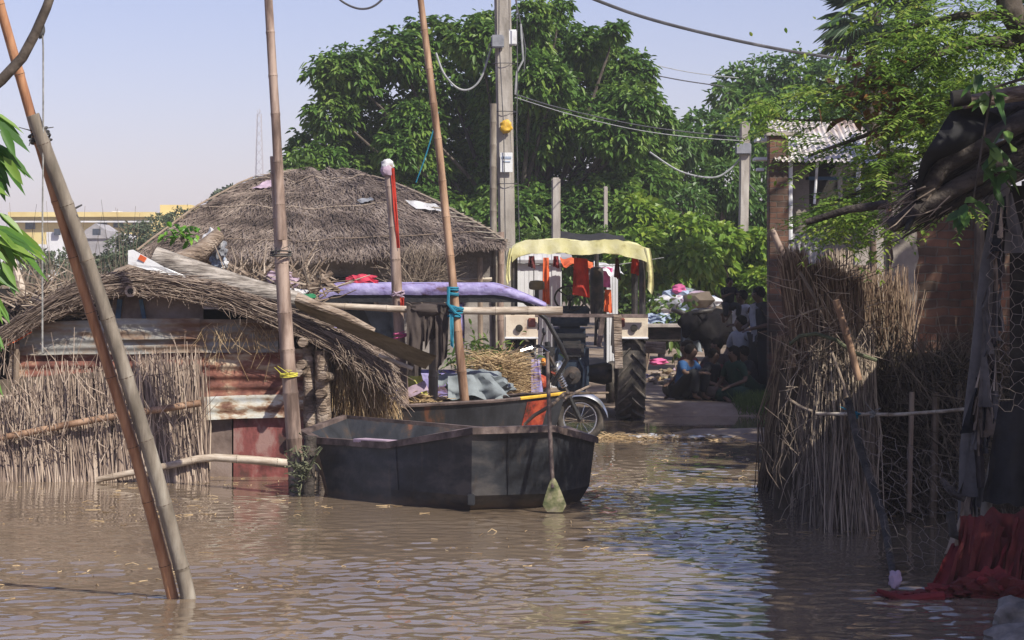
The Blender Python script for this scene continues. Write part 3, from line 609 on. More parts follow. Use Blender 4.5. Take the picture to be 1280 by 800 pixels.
def twigplant(name, c, rx, rz, n, L, W, mat, label, cat='plant', stems=8, droop=.3, base=None, group=None):
    t = thing(name, label, cat, base or (c[0], c[1], c[2]-rz), group); c = Vector(c)
    O = NP.normal(size=(n,3))*np.array([rx,rx,rz])*.5+np.array(tuple(c)); D = NP.normal(size=(n,3))+(O-np.array(tuple(c)))*1.5; Nn = NP.normal(size=(n,3))*.5+np.array([0,0,1])
    m = MB(); m.leaves(O, D, Nn, L*NP.uniform(.7,1.2,n), W*NP.uniform(.7,1.2,n), mat, droop=droop); m.build('foliage', t)
    m = MB(); b = Vector(t.location)
    for i in range(stems):
        e = c+V(R.gauss(0,rx*.4),R.gauss(0,rx*.3),R.gauss(0,rz*.4)); m.tube([b,(b+e)/2+V(0,0,.05*rz),e],[.012,.008,.004],'stick',5)
    m.build('stem', t); return t
twigplant('green_sprig', P(228,292,YW+1.2), .17, .08, 60, .10, .055, 'leaf_vivid', 'bright green leafy sprig growing out of the hut roof debris')

# leaning reed screen
t = thing('reed_screen', 'straw coloured reed screen leaning on the front of the flooded hut', 'screen', P(130,598,YW-.35))
mb = MB(); A=[];B=[]
def topy(x): return 488-(30 if x>150 else 0)*ss(150,180,x)*1.0 - 12*ss(60,30,abs(x-110)) +8*noise.noise(V(x*.05,0,0))+ (18 if x<40 else 0)
for i in range(2900):
    x = R.uniform(-60, 255); lean = R.gauss(0, 6)-3; top = topy(x)+R.gauss(0, 11)+ (R.uniform(0,60) if R.random()<.25 else 0); Yb = GY(598)-.35+R.uniform(-.06,.06)
    a = P(x+R.gauss(0,2)+(6 if x>200 else 0), 606, Yb); b = P(x+lean-4, top, Yb+.22); A.append(tuple(a)); B.append(tuple(b))
mb.strands(A, B, .0065, .003, 'reed', .018)
A=[];B=[]
for i in range(260):
    x = R.uniform(-20, 245); y = R.uniform(460,585); a = P(x,y,GY(598)-.42); l = R.uniform(.1,.45); an = R.gauss(0,.5); A.append(tuple(a)); B.append(tuple(a+V(math.sin(an)*l,-.01,math.cos(an)*l)))
mb.strands(A, B, .005, .002, 'reed', .05)
mb.build('reeds', t)
mb = MB(); a = P(-70,470,GY(598)-.2); b = P(250,600,GY(598)-.2)
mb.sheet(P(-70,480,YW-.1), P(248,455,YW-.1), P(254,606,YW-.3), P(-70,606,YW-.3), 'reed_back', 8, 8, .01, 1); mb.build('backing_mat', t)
bamboo('rail', [P(-60,560,YW-.5), P(0,547,YW-.5), P(120,524,YW-.5), P(251,503,YW-.5)], (.03,.033), 'bamboo_tan', '', parent=t, node=.25)
bamboo('bamboo_pole', [P(120,600,YW-.6), P(200,584,YW-.6), P(258,571,YW-.5), P(330,576,YW-.5), P(398,584,YW-.45)], (.028,.045), 'bamboo_pale', 'pale bamboo pole lying along the waterline of the red tin panels', 'pole')
bamboo('bamboo_pole', [P(-40,372,YW+1.5), P(30,371,YW+1.5), P(88,372,YW+1.5)], .05, 'bamboo_pale', 'pale horizontal pole behind the left shoulder of the hut roof', 'pole')
mb = MB(); bamboo('', [P(-30,500,YW-.2), P(16,499,YW-.2)], .045, 'bamboo_pale', '', build=False, mb=mb)
one('pipe_rail', mb, 'short pale pole end jutting in at the left edge beside the reed screen', 'pole')
mb = MB(); mb.box(P(-20,470,YW+.2),(.62,.04,1.7),'deepdark'); one('dark_board', mb, 'dark board wall at the far left edge behind the reed screen', 'wall')

# ------------------------------------------------------------------ black boat
RIM = [(378,540,20.6),(394,549,20.2),(484,555,19.3),(590,537,18.55),(690,534,18.75),(744,549,19.6),(706,535,20.5),(600,536,20.9),(430,521,21.35)]
WL = [(409,20.45),(412,19.95),(490,19.2),(588,18.85),(690,19.05),(722,19.5),(690,20.2),(600,20.5),(444,21.0)]
rim = [P(*r) for r in RIM]; low = [V((x-640)*y/F, y, 0) for x, y in WL]
cen = sum(rim, V(0,0,0))/len(rim)
chi = []; bot = []
for i,(r, w) in enumerate(zip(rim, low)):
    k = (r.z-.13)/r.z; c = r.lerp(w, k); c.z = .13
    if i in (3,4,5): c = c.lerp(V(r.x, r.y, .13), .55)
    chi.append(c); b = w.lerp(V(cen.x, cen.y, 0), .05 if i in (3,4,5) else .01); b.z = -.12; bot.append(b)
def inset(p, d, z=None):
    q = V(cen.x-p.x, cen.y-p.y, 0).normalized(); r = p+q*d
    if z is not None: r.z = z
    return r
boat = thing('wooden_boat', 'large black tarred flat-bottomed boat with faceted sides, empty, moored in the middle', 'boat', (cen.x, cen.y, 0))
mb = MB(); n = 9
def rings(mb, a, b, mat, sub=6):
    for i in range(n):
        j = (i+1) % n; mb.grid(lambda u, v: (a[i].lerp(a[j], u)).lerp(b[i].lerp(b[j], u), v)+V(0,0,0)+ (V(cen.x-a[i].x, cen.y-a[i].y,0).normalized()*.035*noise.noise(V(i+u*2.0, v*1.6, 1))*math.sin(math.pi*v)*math.sin(math.pi*u)), 8, sub, mat(i) if callable(mat) else mat)
rings(mb, chi, rim, 'tar'); rings(mb, bot, chi, 'tar', 2)
mb.build('hull', boat, smooth=True)
mb = MB(); ir = [inset(p, .04) for p in rim]; fl = [inset(p, .12, .06) for p in low]
rings(mb, [inset(p,.045)-V(0,0,.01) for p in rim], fl, 'tar_streak'); mb.add(fl, [tuple(range(9))], 'tar_streak'); mb.build('inner_lining', boat)
mb = MB()
for i in range(n):
    a, b = rim[i], rim[(i+1)%n]
    a2, b2 = inset(a, .05), inset(b, .05); o1, o2 = inset(a, -.03), inset(b, -.03); h = V(0,0,.018)
    mb.add([o1-h,o2-h,b2-h,a2-h,o1+h,o2+h,b2+h,a2+h], [(0,1,2,3),(7,6,5,4),(0,4,5,1),(1,5,6,2),(2,6,7,3),(3,7,4,0)], 'gunwale')
    # flange under the rail
    f1, f2 = o1-V(0,0,.038), o2-V(0,0,.038); mb.add([f1,f2,o2-h,o1-h], [(0,1,2,3)], 'gunwale')
mb.build('gunwale', boat)
for (i, u) in ((2,.1),(3,.45)):
    mb = MB(); a = rim[i].lerp(rim[(i+1)%n], u); c = chi[i].lerp(chi[(i+1)%n], u); o_ = (inset(a,-.006)-a); mb.tube([a+o_-V(0,0,.02), a.lerp(c,.5)+o_*1.5, c+o_], .005, 'tar', 5); mb.build('weld_seam', boat)
mb = MB(); mb.box(inset(P(458,552,19.5),.10), (.42,.16,.03), 'c_lilac', Matrix.Rotation(-.75,3,'Z'), .005); mb.build('thwart_board', boat)
for (i, j) in ((2,8),(3,7)):
    mb = MB(); a = inset(rim[i], .05); b = inset(rim[j], .05); a.z = b.z = .10; mb.beam(a, b, .06, .09, 'tar_streak'); mb.build('floor_rib', boat)
mb = MB(); mb.torus(P(722,553,19.35), (1,0,0), .035, .008, 'dark_metal', 14, 6); mb.build('mooring_ring', boat); mb = MB(); mb.blob(P(722,606,19.42), (.03,.02,.05), 'gunwale', 2, .6); mb.build('mooring_fitting', boat)
pad = thing('paddle', 'wooden paddle leaning on the black boat with its mossy blade in the water', 'paddle', P(693,635,18.5))
mb = MB(); mb.tube([P(684,440,18.75), P(687,530,18.6), P(691,610,18.5)], [.016,.017,.019], 'gunwale', 10); mb.build('shaft', pad)
def paddleblade(u, v): 
    w = (.012+.085*min(1, v*1.25)**.8)*(1-.35*max(0, v-.8)/.2); return P(691.5+2*v, 598+42*v, 18.5)+V((u-.5)*2*w, .012*math.cos((u-.5)*3.1)*-1, 0)
mb = MB(); MT['mossy'] = M('mossy_wood', flat3((.06,.08,.03),(.18,.18,.09),(.36,.31,.22)), .7, (9,9,9), contrast=1.4)
mb.grid(paddleblade, 8, 14, 'mossy'); mb.grid(lambda u,v: paddleblade(u,v)+V(0,.02,0), 8, 14, 'mossy'); mb.build('blade', pad)
mb = MB(); mb.tube([P(655,531,19.3), P(668,519,19.3), P(690,506,19.2), P(705,492,19.6), P(760,491,20.5)], [.012,.016,.018,.016,.01], 'stick', 7); mb.tube([P(705,498,19.6),P(725,488,19.9),P(738,482,20)],[.014,.012,.01],'stick',6)
one('branch', mb, 'thin forked branch leaning over the right end of the black boat', 'branch')

# second boat
Yb2 = 22.9
b2 = thing('wooden_boat', 'second dark wooden boat behind the black one, red panel and yellow stripe at its bow', 'boat', P(600,560,Yb2))
def b2rim(t, side):   # t 0..1 left to right
    x = -1.7+t*2.25; w = .48*(1-max(0, (t-.55)/.45)**2)*(1 if t < .999 else .02)+.02
    z = .60+.12*t+.06*max(0,t-.7); return V(x, Yb2+.5-side*w if side > 0 else Yb2+.5+w, z)
def b2side(side):
    def fn(u, v):
        r = b2rim(u, side); c = V(r.x-.25*u*v, (Yb2+.5)+(r.y-(Yb2+.5))*(1-.35*v), r.z-(r.z+.15)*v); return c
    return fn
mb = MB(); mb.grid(b2side(1), 26, 5, 'tar_streak'); mb.grid(b2side(-1), 26, 5, 'tar_streak')
mb.grid(lambda u,v: V(-1.7+0*u, b2side(1)(0,v).y*(1-u)+b2side(-1)(0,v).y*u, b2side(1)(0,v).z), 4, 5, 'tar_streak'); mb.build('hull', b2)
mb = MB(); mb.tube([b2rim(i/24,1)+V(0,-.005,0) for i in range(20)], .02, 'gunwale', 6); mb.tube([b2rim(i/24,-1) for i in range(25)], .02, 'gunwale', 6); mb.build('gunwale', b2)
mb = MB(); mb.tube([b2rim(i/24,1)+V(0,-.01,0) for i in range(19,25)], .018, 'yellow_paint', 6); mb.build('yellow_stripe', b2)
mb = MB(); mb.grid(lambda u,v: b2side(1)(.83+.10*u,.05+.45*v)+V(0,-.008,0), 10, 3, 'red_paint'); mb.build('red_panel', b2)
mb = MB(); mb.box((-.75,Yb2+.5,.1),(1.7,.6,.03),'board'); mb.build('floor_boards', b2)

# cargo in/behind second boat
mb = MB(); mb.sheet(P(497,470,YB+.3), P(524,460,YB+.3), P(534,488,YB+.1), P(500,500,YB+.1), 'c_yellow', 14, 14, .04, 1.5); mb.blob(P(514,488,YB+.35),(.15,.12,.14),'c_yellow',3,.3); mb.sheet(P(500,488,YB+.05),P(531,476,YB+.05),P(536,488,YB+.0),P(501,500,YB+.0),'c_lilac',8,5,.02,1)
one('sack', mb, 'yellow and white woven sack slumped beside the straw hut corner', 'sack')
mb = MB(); mb.blob(P(600,487,YB+.5),(.30,.3,.20),'c_tarp',5,.45,2.2,4); mb.sheet(P(560,470,YB+.2),P(610,466,YB+.2),P(638,497,YB+.05),P(560,497,YB+.05),'c_tarp',16,16,.05,2,5)
mb.sheet(P(545,468,YB+.4),P(585,465,YB+.4),P(585,480,YB+.3),P(545,480,YB+.3),'c_tarp',12,8,.03,2,8)
one('tarpaulin', mb, 'grey-blue plastic tarpaulin draped over a load behind the second boat', 'tarpaulin')
mb = MB(); A=[];B=[]
for i in range(1500):
    x = R.uniform(606, 636); a = P(x, R.uniform(448,500), YB+1.2+R.uniform(-.4,.4)); l = R.uniform(.1,.4); an = R.gauss(1.3 if R.random()<.6 else -1.2,.4); A.append(tuple(a)); B.append(tuple(a+V(math.sin(an)*l,R.gauss(0,.1),math.cos(an)*l*.6)))
mb.strands(A,B,.0048,.002,'hay',.08); mb.blob(P(626,495,YB+1.3),(.26,.3,.30),'thatch_under',1,.3)
one('straw_heap', mb, 'heap of dry straw and stalks between the tarpaulin and the motor tricycle', 'straw')
twigplant('leafy_heap', P(600,448,25.0), .42, .22, 420, .12, .035, 'leaf_weed', 'cut green fodder heaped above the grey-blue tarpaulin', 'fodder', base=P(600,490,25.0), stems=20)
mb = MB(); A=[];B=[]
for i in range(150):
    a = P(R.uniform(505,548), R.uniform(494,506), YB+R.uniform(0,.3)); l=R.uniform(.05,.2); A.append(tuple(a)); B.append(tuple(a+V(R.choice((-1,1))*l,0,R.gauss(0,.03))))
mb.strands(A,B,.006,.003,'hay',.1); one('straw_heap', mb, 'small straw bundle lying on the second boat under the yellow sack','straw')

# ------------------------------------------------------------------ motor tricycle with purple roof
YR = 26.9
rk = thing('motor_tricycle', 'motor tricycle with battered purple roof, facing right at the edge of the flood', 'tricycle', V(-.5, YR, 0))
def RX(px): return (px-640)*YR/F
def RZ(py): return CH-(py-HY)*YR/F
wc = V(RX(725), YR-.0, RZ(524))
def wheel(parent, c, axis, r, wd, spokes=True):
    w = MB(); w.torus(c, axis, r-wd*.5, wd*.5, 'rubber', 32, 10)
    wo = w.build('wheel', parent)
    m = MB(); m.torus(c, axis, r-wd*1.05, .012, 'chrome', 32, 6); ax = Vector(axis).normalized(); u = ax.orthogonal().normalized(); v = ax.cross(u)
    m.tube([Vector(c)-ax*.07, Vector(c)+ax*.07], .035, 'dark_metal', 10)
    for k in range(14):
        a = 2*math.pi*k/14; d = u*math.cos(a)+v*math.sin(a); m.tube([Vector(c)+d*.03+ax*.03*(-1)**k, Vector(c)+d*(r-wd*1.05)], .003, 'chrome', 4)
    m.build('rim', wo); return wo
wheel(rk, wc, (0,1,0), .285, .085)
hs = V(RX(686), YR, RZ(442))
for s_ in (-1, 1):
    mb = MB(); a = hs+V(0,.08*s_,0); b = wc+V(0,.08*s_,0); mb.tube([a, b], .019, 'dark_metal', 8)
    for k in range(9): mb.torus(a.lerp(b,.22+.035*k), b-a, .034, .009, 'chrome', 12, 5)
    mb.tube([a.lerp(b,.58), b], .03, 'black', 8); mb.build('fork', rk)
mb = MB()
for i in range(1): mb.grid(lambda u,v: wc+V(math.cos(1.25+ (u*1.9-.95)*1.0+.45)*0+math.sin((u-.35)*2.1)*.335, (v-.5)*.14, math.cos((u-.35)*2.1)*.335-.015*(2*v-1)**2*4), 18, 5, 'chrome')
mb.build('mudguard', rk)
mb = MB(); mb.lathe(V(RX(700), YR-.02, RZ(462)), (1,-.45,0), [(0,-.10),(.07,-.09),(.105,-.02),(.11,0),(.10,.01)], 'chrome', 20); mb.lathe(V(RX(700), YR-.02, RZ(462)), (1,-.45,0), [(.10,.012),(.07,.035),(0,.045)], 'chrome', 20); mb.build('headlight', rk)
mb = MB(); mb.tube([hs+V(-.30,-.38,.04), hs+V(-.12,-.3,.09), hs+V(0,-.05,.07), hs+V(0,.05,.07), hs+V(-.12,.3,.09), hs+V(-.30,.38,.04)], .013, 'dark_metal', 8)
for s_ in (-1,1): mb.tube([hs+V(-.34,.40*s_,.04), hs+V(-.2,.34*s_,.08)], .022, 'chrome' if s_<0 else 'black', 8); mb.tube([hs+V(-.1,.3*s_,.1), hs+V(.0,.36*s_,.03), hs+V(-.14,.42*s_,.0)], .006, 'chrome', 5)
mb.tube([hs+V(-.02,0,.14), hs-V(-.03,0,.16)], .035, 'black', 10)
mb.box(hs+V(.0,-.02,.02), (.14,.16,.12), 'black', bev=.02); mb.build('handlebar', rk)
for s_, nm in ((-1,'a'),(1,'b')):
    mb = MB(); mb.blob(hs+V(-.06,-.2*s_ if s_>0 else .2,-.1),(.035,.035,.04),'orange_lamp',1,.05); mb.build('indicator', rk)
for s_ in (-1,1):
    mb = MB(); mb.tube([hs+V(-.1,.2*s_,.08), hs+V(-.06,.3*s_,.24)], .006, 'dark_metal', 6); mb.blob(hs+V(-.06,.32*s_,.26),(.02,.06,.04),'black',1,.05); mb.build('mirror', rk)
mb = MB()
def shield(u,v): return V(RX(672)-.05+ .1*v+.04*math.cos((u-.5)*3), YR-.32+.64*u, RZ(448)+(RZ(500)-RZ(448))*v)
mb.grid(shield, 12, 8, 'purple'); mb.sheet(P(664,449,YR-.35), P(674,449,YR-.35), P(679,492,YR-.35), P(664,490,YR-.35),'purple',6,8,.015,1)
mb.grid(lambda u,v: shield(u,v)+V(.01,0,0), 12,8,'black'); mb.build('leg_shield', rk)
mb = MB(); mb.blob(V(RX(655), YR, RZ(478)), (.30,.14,.13), 'red_paint', 1, .06); mb.build('fuel_tank', rk)
mb = MB(); mb.box(V(RX(630), YR, RZ(495)), (.5,.5,.12), 'black', bev=.04); mb.build('seat', rk)
mb = MB(); mb.box(V(RX(660), YR, .33), (.35,.3,.28), 'dark_metal', bev=.04)
for k in range(6): mb.box(V(RX(665), YR-.16, .25+.035*k), (.2,.04,.012), 'chrome')
mb.tube([hs+V(.03,0,-.15), V(RX(675),YR,.22), V(RX(600),YR,.22), V(RX(420),YR,.3)], .03, 'black', 8)
mb.build('engine', rk)
mb = MB()       # cargo bed
x0, x1 = RX(415), RX(600); cx = (x0+x1)/2
mb.box((cx, YR, .48), (x1-x0, 1.1, .05), 'black', bev=.01)
for s_ in (-1,1): mb.box((cx, YR+.54*s_, .66), (x1-x0, .025, .32), 'purple', bev=.008)
mb.box((x1, YR, .68), (.03, 1.06, .38), 'purple', bev=.008); mb.box((x0, YR, .62), (.03, 1.06, .24), 'purple', bev=.008); mb.build('cargo_bed', rk)
mb = MB(); mb.box(V(RX(563), YR-.35, RZ(484)), (.36,.3,.30), 'purple', bev=.02); mb.build('purple_box', rk)
for s_ in (-1, 1): wheel(rk, V(RX(455), YR+.5*s_, .26), (0,1,0), .27, .1)
for (px, s_) in ((423,-1),(423,1),(577,-1),(577,1),(648,-1),(648,1)):
    mb = MB()
    if px < 640: mb.beam(V(RX(px),YR+.52*s_,.5), V(RX(px),YR+.52*s_,RZ(372)), .04, .04, 'purple', V(0,1,0))
    else: mb.tube([V(RX(628),YR+.5*s_,RZ(371)), V(RX(655),YR+.5*s_,RZ(376)), V(RX(682),YR+.48*s_,RZ(398)), V(RX(700),YR+.42*s_,RZ(430)), V(RX(708),YR+.36*s_,RZ(448)), V(RX(690),YR+.3*s_,RZ(480))], .026, 'black', 8)
    mb.build('roof_post', rk)
mb = MB(); mb.beam(V(RX(447),YR-.52,RZ(372)), V(RX(438),YR-.52,RZ(382)), .025,.025,'purple',V(0,1,0)); mb.build('brace', rk)
mb = MB()
def rooft(u, v):
    x = RX(405)+(RX(682)-RX(405))*u; top = RZ(354)+.012*math.sin(v*3.14)-.24*max(0,(u-.76)/.24)**1.3-.08*max(0,(.06-u)/.06)
    return V(x, YR-.62+1.24*v, top+.005*noise.noise(V(x*6,v*4,2)))
mb.grid(rooft, 60, 12, 'purple')
def skirt(side):
    def fn(u, v):
        p = rooft(u, 0 if side < 0 else 1); p = p+V(0, .02*side*math.sin(v*3.1), -v*(.135-.08*max(0,(u-.76)/.24))); p.y += .006*noise.noise(V(p.x*5,v*2,4)); return p
    return fn
mb.grid(skirt(-1), 60, 5, 'purple'); mb.grid(skirt(1), 60, 5, 'purple'); mb.grid(lambda u,v: rooft(0,u)+V(-.0,0,-v*.13), 10, 2, 'purple'); mb.build('roof', rk)
mb = MB()
for s_ in (-1,1): mb.box(V((RX(408)+RX(650))/2, YR+.58*s_, RZ(372)), (RX(650)-RX(408), .03, .10), 'black')
mb.box(V((RX(408)+RX(650))/2, YR, RZ(367)), (RX(650)-RX(408), 1.1, .02), 'black')
mb.sheet(V(RX(628),YR-.48,RZ(372)),V(RX(676),YR-.48,RZ(379)),V(RX(702),YR-.44,RZ(440)),V(RX(690),YR-.46,RZ(405)),'black',8,4,.0,1) if False else None
mb.build('roof_lining', rk)
# dark sheet behind the tricycle posts
mb = MB(); mb.sheet(P(455,388,27.6), P(505,390,27.6), P(500,430,27.6), P(480,440,27.6), 'c_tarp', 12, 12, .05, 2, 3)
one('plastic_sheet', mb, 'crumpled grey-blue plastic sheet under the left half of the purple roof', 'plastic sheet')

# ------------------------------------------------------------------ tractor (seen from behind)
YT = 31.0
def TX(px): return (px-640)*YT/F
def TZ(py): return CH-(py-HY)*YT/F
tr = thing('farm_tractor', 'old farm tractor seen from behind with a yellow cloth canopy, standing at the water edge', 'tractor', V(.86, YT, 0))
TC = .86
def big_tyre(c, r, w, lugs=20):
    o = MB(); x = w/2
    prof_ = [(r*.55,-x*.8),(r*.75,-x),(r*.93,-x*.95),(r*.965,-x*.6),(r*.97,0),(r*.965,x*.6),(r*.93,x*.95),(r*.75,x),(r*.55,x*.8)]
    o.lathe(c, (1,0,0), prof_, 'rubber', 40); c = Vector(c)
    for k in range(lugs):
        for s_ in (-1,1):
            a0 = 2*math.pi*(k+(.5 if s_>0 else 0))/lugs
            for q in range(4):
                f = q/4; xx = s_*x*(.02+f*.98); xx2 = s_*x*(.02+(f+.25)*.98); a = a0+f*.32; a2 = a0+(f+.25)*.32
                def pp(xv, av, rr): return c+V(xv, -math.sin(av)*rr, math.cos(av)*rr)
                R0 = r*.94; R1 = r*1.03*(1-.03*f); wd = .055
                vs = [pp(xx,a,R0),pp(xx,a+wd,R0),pp(xx2,a2+wd,R0),pp(xx2,a2,R0),pp(xx,a+.01,R1),pp(xx,a+wd-.01,R1),pp(xx2,a2+wd-.01,R1*.995),pp(xx2,a2+.01,R1*.995)]
                o.add(vs, [(0,3,2,1),(4,5,6,7),(0,1,5,4),(1,2,6,5),(2,3,7,6),(3,0,4,7)], 'rubber')
    t_ = o.build('wheel', tr); m = MB(); m.lathe(c, (1,0,0), [(r*.1,-x*.5),(r*.2,-x*.4),(r*.35,-x*.1),(r*.5,-x*.6),(r*.57,-x*.82),(r*.57,x*.82),(r*.5,x*.6),(r*.35,x*.1),(r*.1,x*.3)], 'beige_paint', 28); m.build('rim', t_)
for s_ in (-1,1): big_tyre((TC+.745*s_, YT, .63), .66, .38)
for s_ in (-1,1):
    w = MB(); c = V(TC+.6*s_, YT+2.1, .36); w.torus(c, (1,0,0), .28, .09, 'rubber', 28, 10); w.lathe(c,(1,0,0),[(.05,-.05),(.2,-.06),(.2,.06),(.05,.05)],'beige_paint',20); w.build('wheel', tr)
for s_ in (-1,1):
    mb = MB(); xc = TC+.735*s_
    def fen(u, v): a = -1.5+u*2.6; rr = .80; return V(xc-.22+.44*v, YT+math.sin(a)*rr, .63+math.cos(a)*rr*.98)
    mb.grid(lambda u,v: fen(.32+u*.68, v), 18, 4, 'beige_paint')
    mb.box((xc, YT-.62, (TZ(393)+TZ(422))/2), (.44, .05, TZ(393)-TZ(422)), 'beige_paint', bev=.012); mb.box((xc, YT-.33, TZ(394)), (.44, .6, .02), 'beige_paint', bev=.006)
    mb.box((xc,YT-.635,TZ(421)),(.45,.05,.03),'white_board',bev=.008)
    mb.box((xc-.21*s_, YT-.1, 1.15), (.02, .9, .5), 'beige_paint'); f_ = mb.build('fender', tr)
    m = MB(); m.box((xc-.14*s_, YT-.655, TZ(402)), (.10,.03,.12), 'red_lamp', bev=.01); m.build('tail_light', f_)
    m = MB(); m.lathe((xc+.03*s_, YT-.66, TZ(409)), (0,-1,0), [(0,-.01),(.045,0),(.05,.02),(.03,.025),(0,.02)] , 'deepdark', 16); m.build('lamp_socket', f_)
mb = MB(); mb.box((TC-.05, YT+.2, .72), (.46,1.1,.62), 'blue_metal', bev=.05); mb.box((TC-.05, YT-.25, .95), (.32,.3,.25), 'dark_metal', bev=.04)
mb.lathe((TC-.4, YT, .63), (1,0,0), [(.12,-.2),(.16,-.1),(.10,0),(.10,.5),(.16,.8),(.12,.9)], 'dark_metal', 16)
mb.lathe((TC-.05, YT-.36, .62), (0,-1,0), [(.12,0),(.12,.06),(.05,.07),(.04,.16),(0,.16)], 'dark_metal', 14)
mb.tube([(TC+.0,YT-.3,.95),(TC+.12,YT-.42,.7),(TC+.1,YT-.4,.4)],.03,'blue_metal',8); mb.box((TC-.2,YT-.38,.7),(.1,.06,.5),'blue_metal',bev=.01); mb.build('gearbox', tr)
mb = MB(); mb.box((TC-.05, YT+1.5, 1.02), (.44,1.5,.56), 'blue_metal', bev=.08); mb.box((TC-.05, YT+.72, TZ(396)), (.54,.12,.28), 'blue_metal', bev=.03); mb.box((TC-.05, YT+1.3, .55), (.36,1.7,.4), 'dark_metal', bev=.04); mb.build('bonnet', tr)
mb = MB(); sw = V(TC-.06, YT+.45, TZ(373)); ax = V(0,-.75,.55); mb.torus(sw, ax, .21, .014, 'black', 32, 8); mb.tube([sw, sw-ax*.35], .02, 'black', 8)
u = ax.normalized().orthogonal().normalized(); v = ax.normalized().cross(u)
for k in range(3): a = k*2.094+.5; mb.tube([sw, sw+(u*math.cos(a)+v*math.sin(a))*.21], .01, 'black', 6)
mb.blob(sw,(.045,.045,.045),'black',1,.02); mb.build('steering_wheel', tr)
mb = MB(); mb.box((TC-.05, YT-.02, 1.13), (.44,.36,.08), 'black', bev=.03); mb.build('seat', tr)
mb = MB(); xx = TX(750); mb.tube([(xx,YT+1.2,1.2),(xx,YT+1.2,TZ(392))],.03,'dark_metal',8); mb.lathe((xx,YT+1.2,TZ(392)-.05),(0,0,1),[(.03,0),(.085,.03),(.095,.1),(.095,.62),(.085,.68),(.03,.70),(.03,.95)],'dark_metal',16); mb.build('exhaust', tr)
mb = MB(); xx = TX(672); mb.tube([(xx,YT+1.0,1.2),(xx,YT+1.0,TZ(360))],.03,'dark_metal',8); mb.lathe((xx,YT+1.0,TZ(363)),(0,0,1),[(.03,0),(.10,.01),(.11,.04),(.11,.10),(.09,.13),(0,.14)],'board',16); mb.build('air_cleaner', tr)
mb = MB()
for x_, w_ in ((TX(745),.02),(TX(752),.015)): mb.tube([(x_,YT+.3,1.0),(x_+.03,YT+.35,TZ(380))],w_,'dark_metal',6)
mb.build('lever', tr)
for (x_, y_) in ((TX(641),YT-.55),(TX(800),YT-.55),(TX(645),YT+.75),(TX(797),YT+.75)):
    mb = MB(); mb.tube([(x_,y_,1.4),(x_,y_,TZ(312))], .024 if x_<1 else .045, 'dark_metal', 8); mb.build('canopy_post', tr)
mb = MB(); cx0, cx1 = TX(640), TX(806)
def canop(u, v):
    x = cx0+(cx1-cx0)*u; y = YT-.65+1.5*v
    z = TZ(302)-.12*abs(2*u-1)**5-.03*math.sin(u*3.14)*(1 if u>.4 else .2)+.03*math.sin(v*9+u*3)*.4+.05*noise.noise(V(u*5,v*4,3))+.02*noise.noise(V(u*16,v*9,3))+.02
    return V(x,y,z)
mb.grid(canop, 30, 14, 'yellow_cloth')
mb.grid(lambda u,v: canop(u,0)+V(0,-.03-.015*math.sin(u*40)*v,-v*(.19+.03*noise.noise(V(u*4,0,1)))), 60, 6, 'yellow_cloth')
mb.grid(lambda u,v: canop(u,1)+V(0,.01,-v*.15), 30, 4, 'yellow_cloth')
def sidefl(side):
    def fn(u, v):
        k = 0 if side < 0 else 1; p = canop(k, u); L = (.62-.45*u) if side > 0 else (.50-.35*u)
        return p+V(side*(.03+.05*math.sin(v*2.5)+.02*noise.noise(V(u*6,v*3,1))), -.03*(1-u), -v*L)
    return fn
mb.grid(sidefl(-1), 14, 10, 'yellow_cloth'); mb.grid(sidefl(1), 14, 10, 'yellow_cloth')
for s_,x_,L in ((1,cx1,.62),(-1,cx0,.48)):
    mb.grid(lambda u,v: V(x_+s_*(.03+.04*math.sin(v*2.5))-s_*u*(.085 if s_>0 else .05)*(1-.3*v), YT-.69+.01*math.sin(u*7), canop(.5+.5*s_,0).z-v*L*(1-.12*u)), 5, 10, 'yellow_cloth')
mb.build('canopy', tr)
mb = MB(); mb.sheet((TX(702),YT+.0,TZ(304)+.04),(TX(782),YT+.0,TZ(304)+.04),(TX(782),YT+.85,TZ(299)+.08),(TX(702),YT+.85,TZ(297)+.09),'c_navy',12,8,.02,2); mb.build('dark_patch', tr)
mb = MB(); mb.beam((TX(668),YT-.74,TZ(393)),(TX(806),YT-.74,TZ(394)),.04,.05,'gunwale'); mb.build('cross_bar', tr)
mb = MB(); mb.beam((TX(768),YT-.80,TZ(392)),(TX(770),YT-.80,TZ(458)),.11,.05,'log',V(0,1,0)); mb.build('upright_board', tr)
mb = MB(); mb.beam((TX(752),YT-.5,TZ(392)),(TX(747),YT-.5,TZ(432)),.07,.04,'gunwale',V(0,1,0)); mb.build('hanging_link', tr)
for k,(x,y0_,x2,y1_,m_,d) in enumerate([(717,322,734,372,'c_red',-.2),(788,322,796,345,'c_red',-.4),(768,322,772,350,'c_darkred',-.3)]):
    mb = MB(); mb.sheet((TX(x),YT+d,TZ(y0_)),(TX(x2),YT+d,TZ(y0_+2)),(TX(x2)+.03,YT+d,TZ(y1_)),(TX(x)-.02,YT+d,TZ(y1_-4)),m_,8,12,.04,1.5,k); mb.build('hanging_rag', tr)

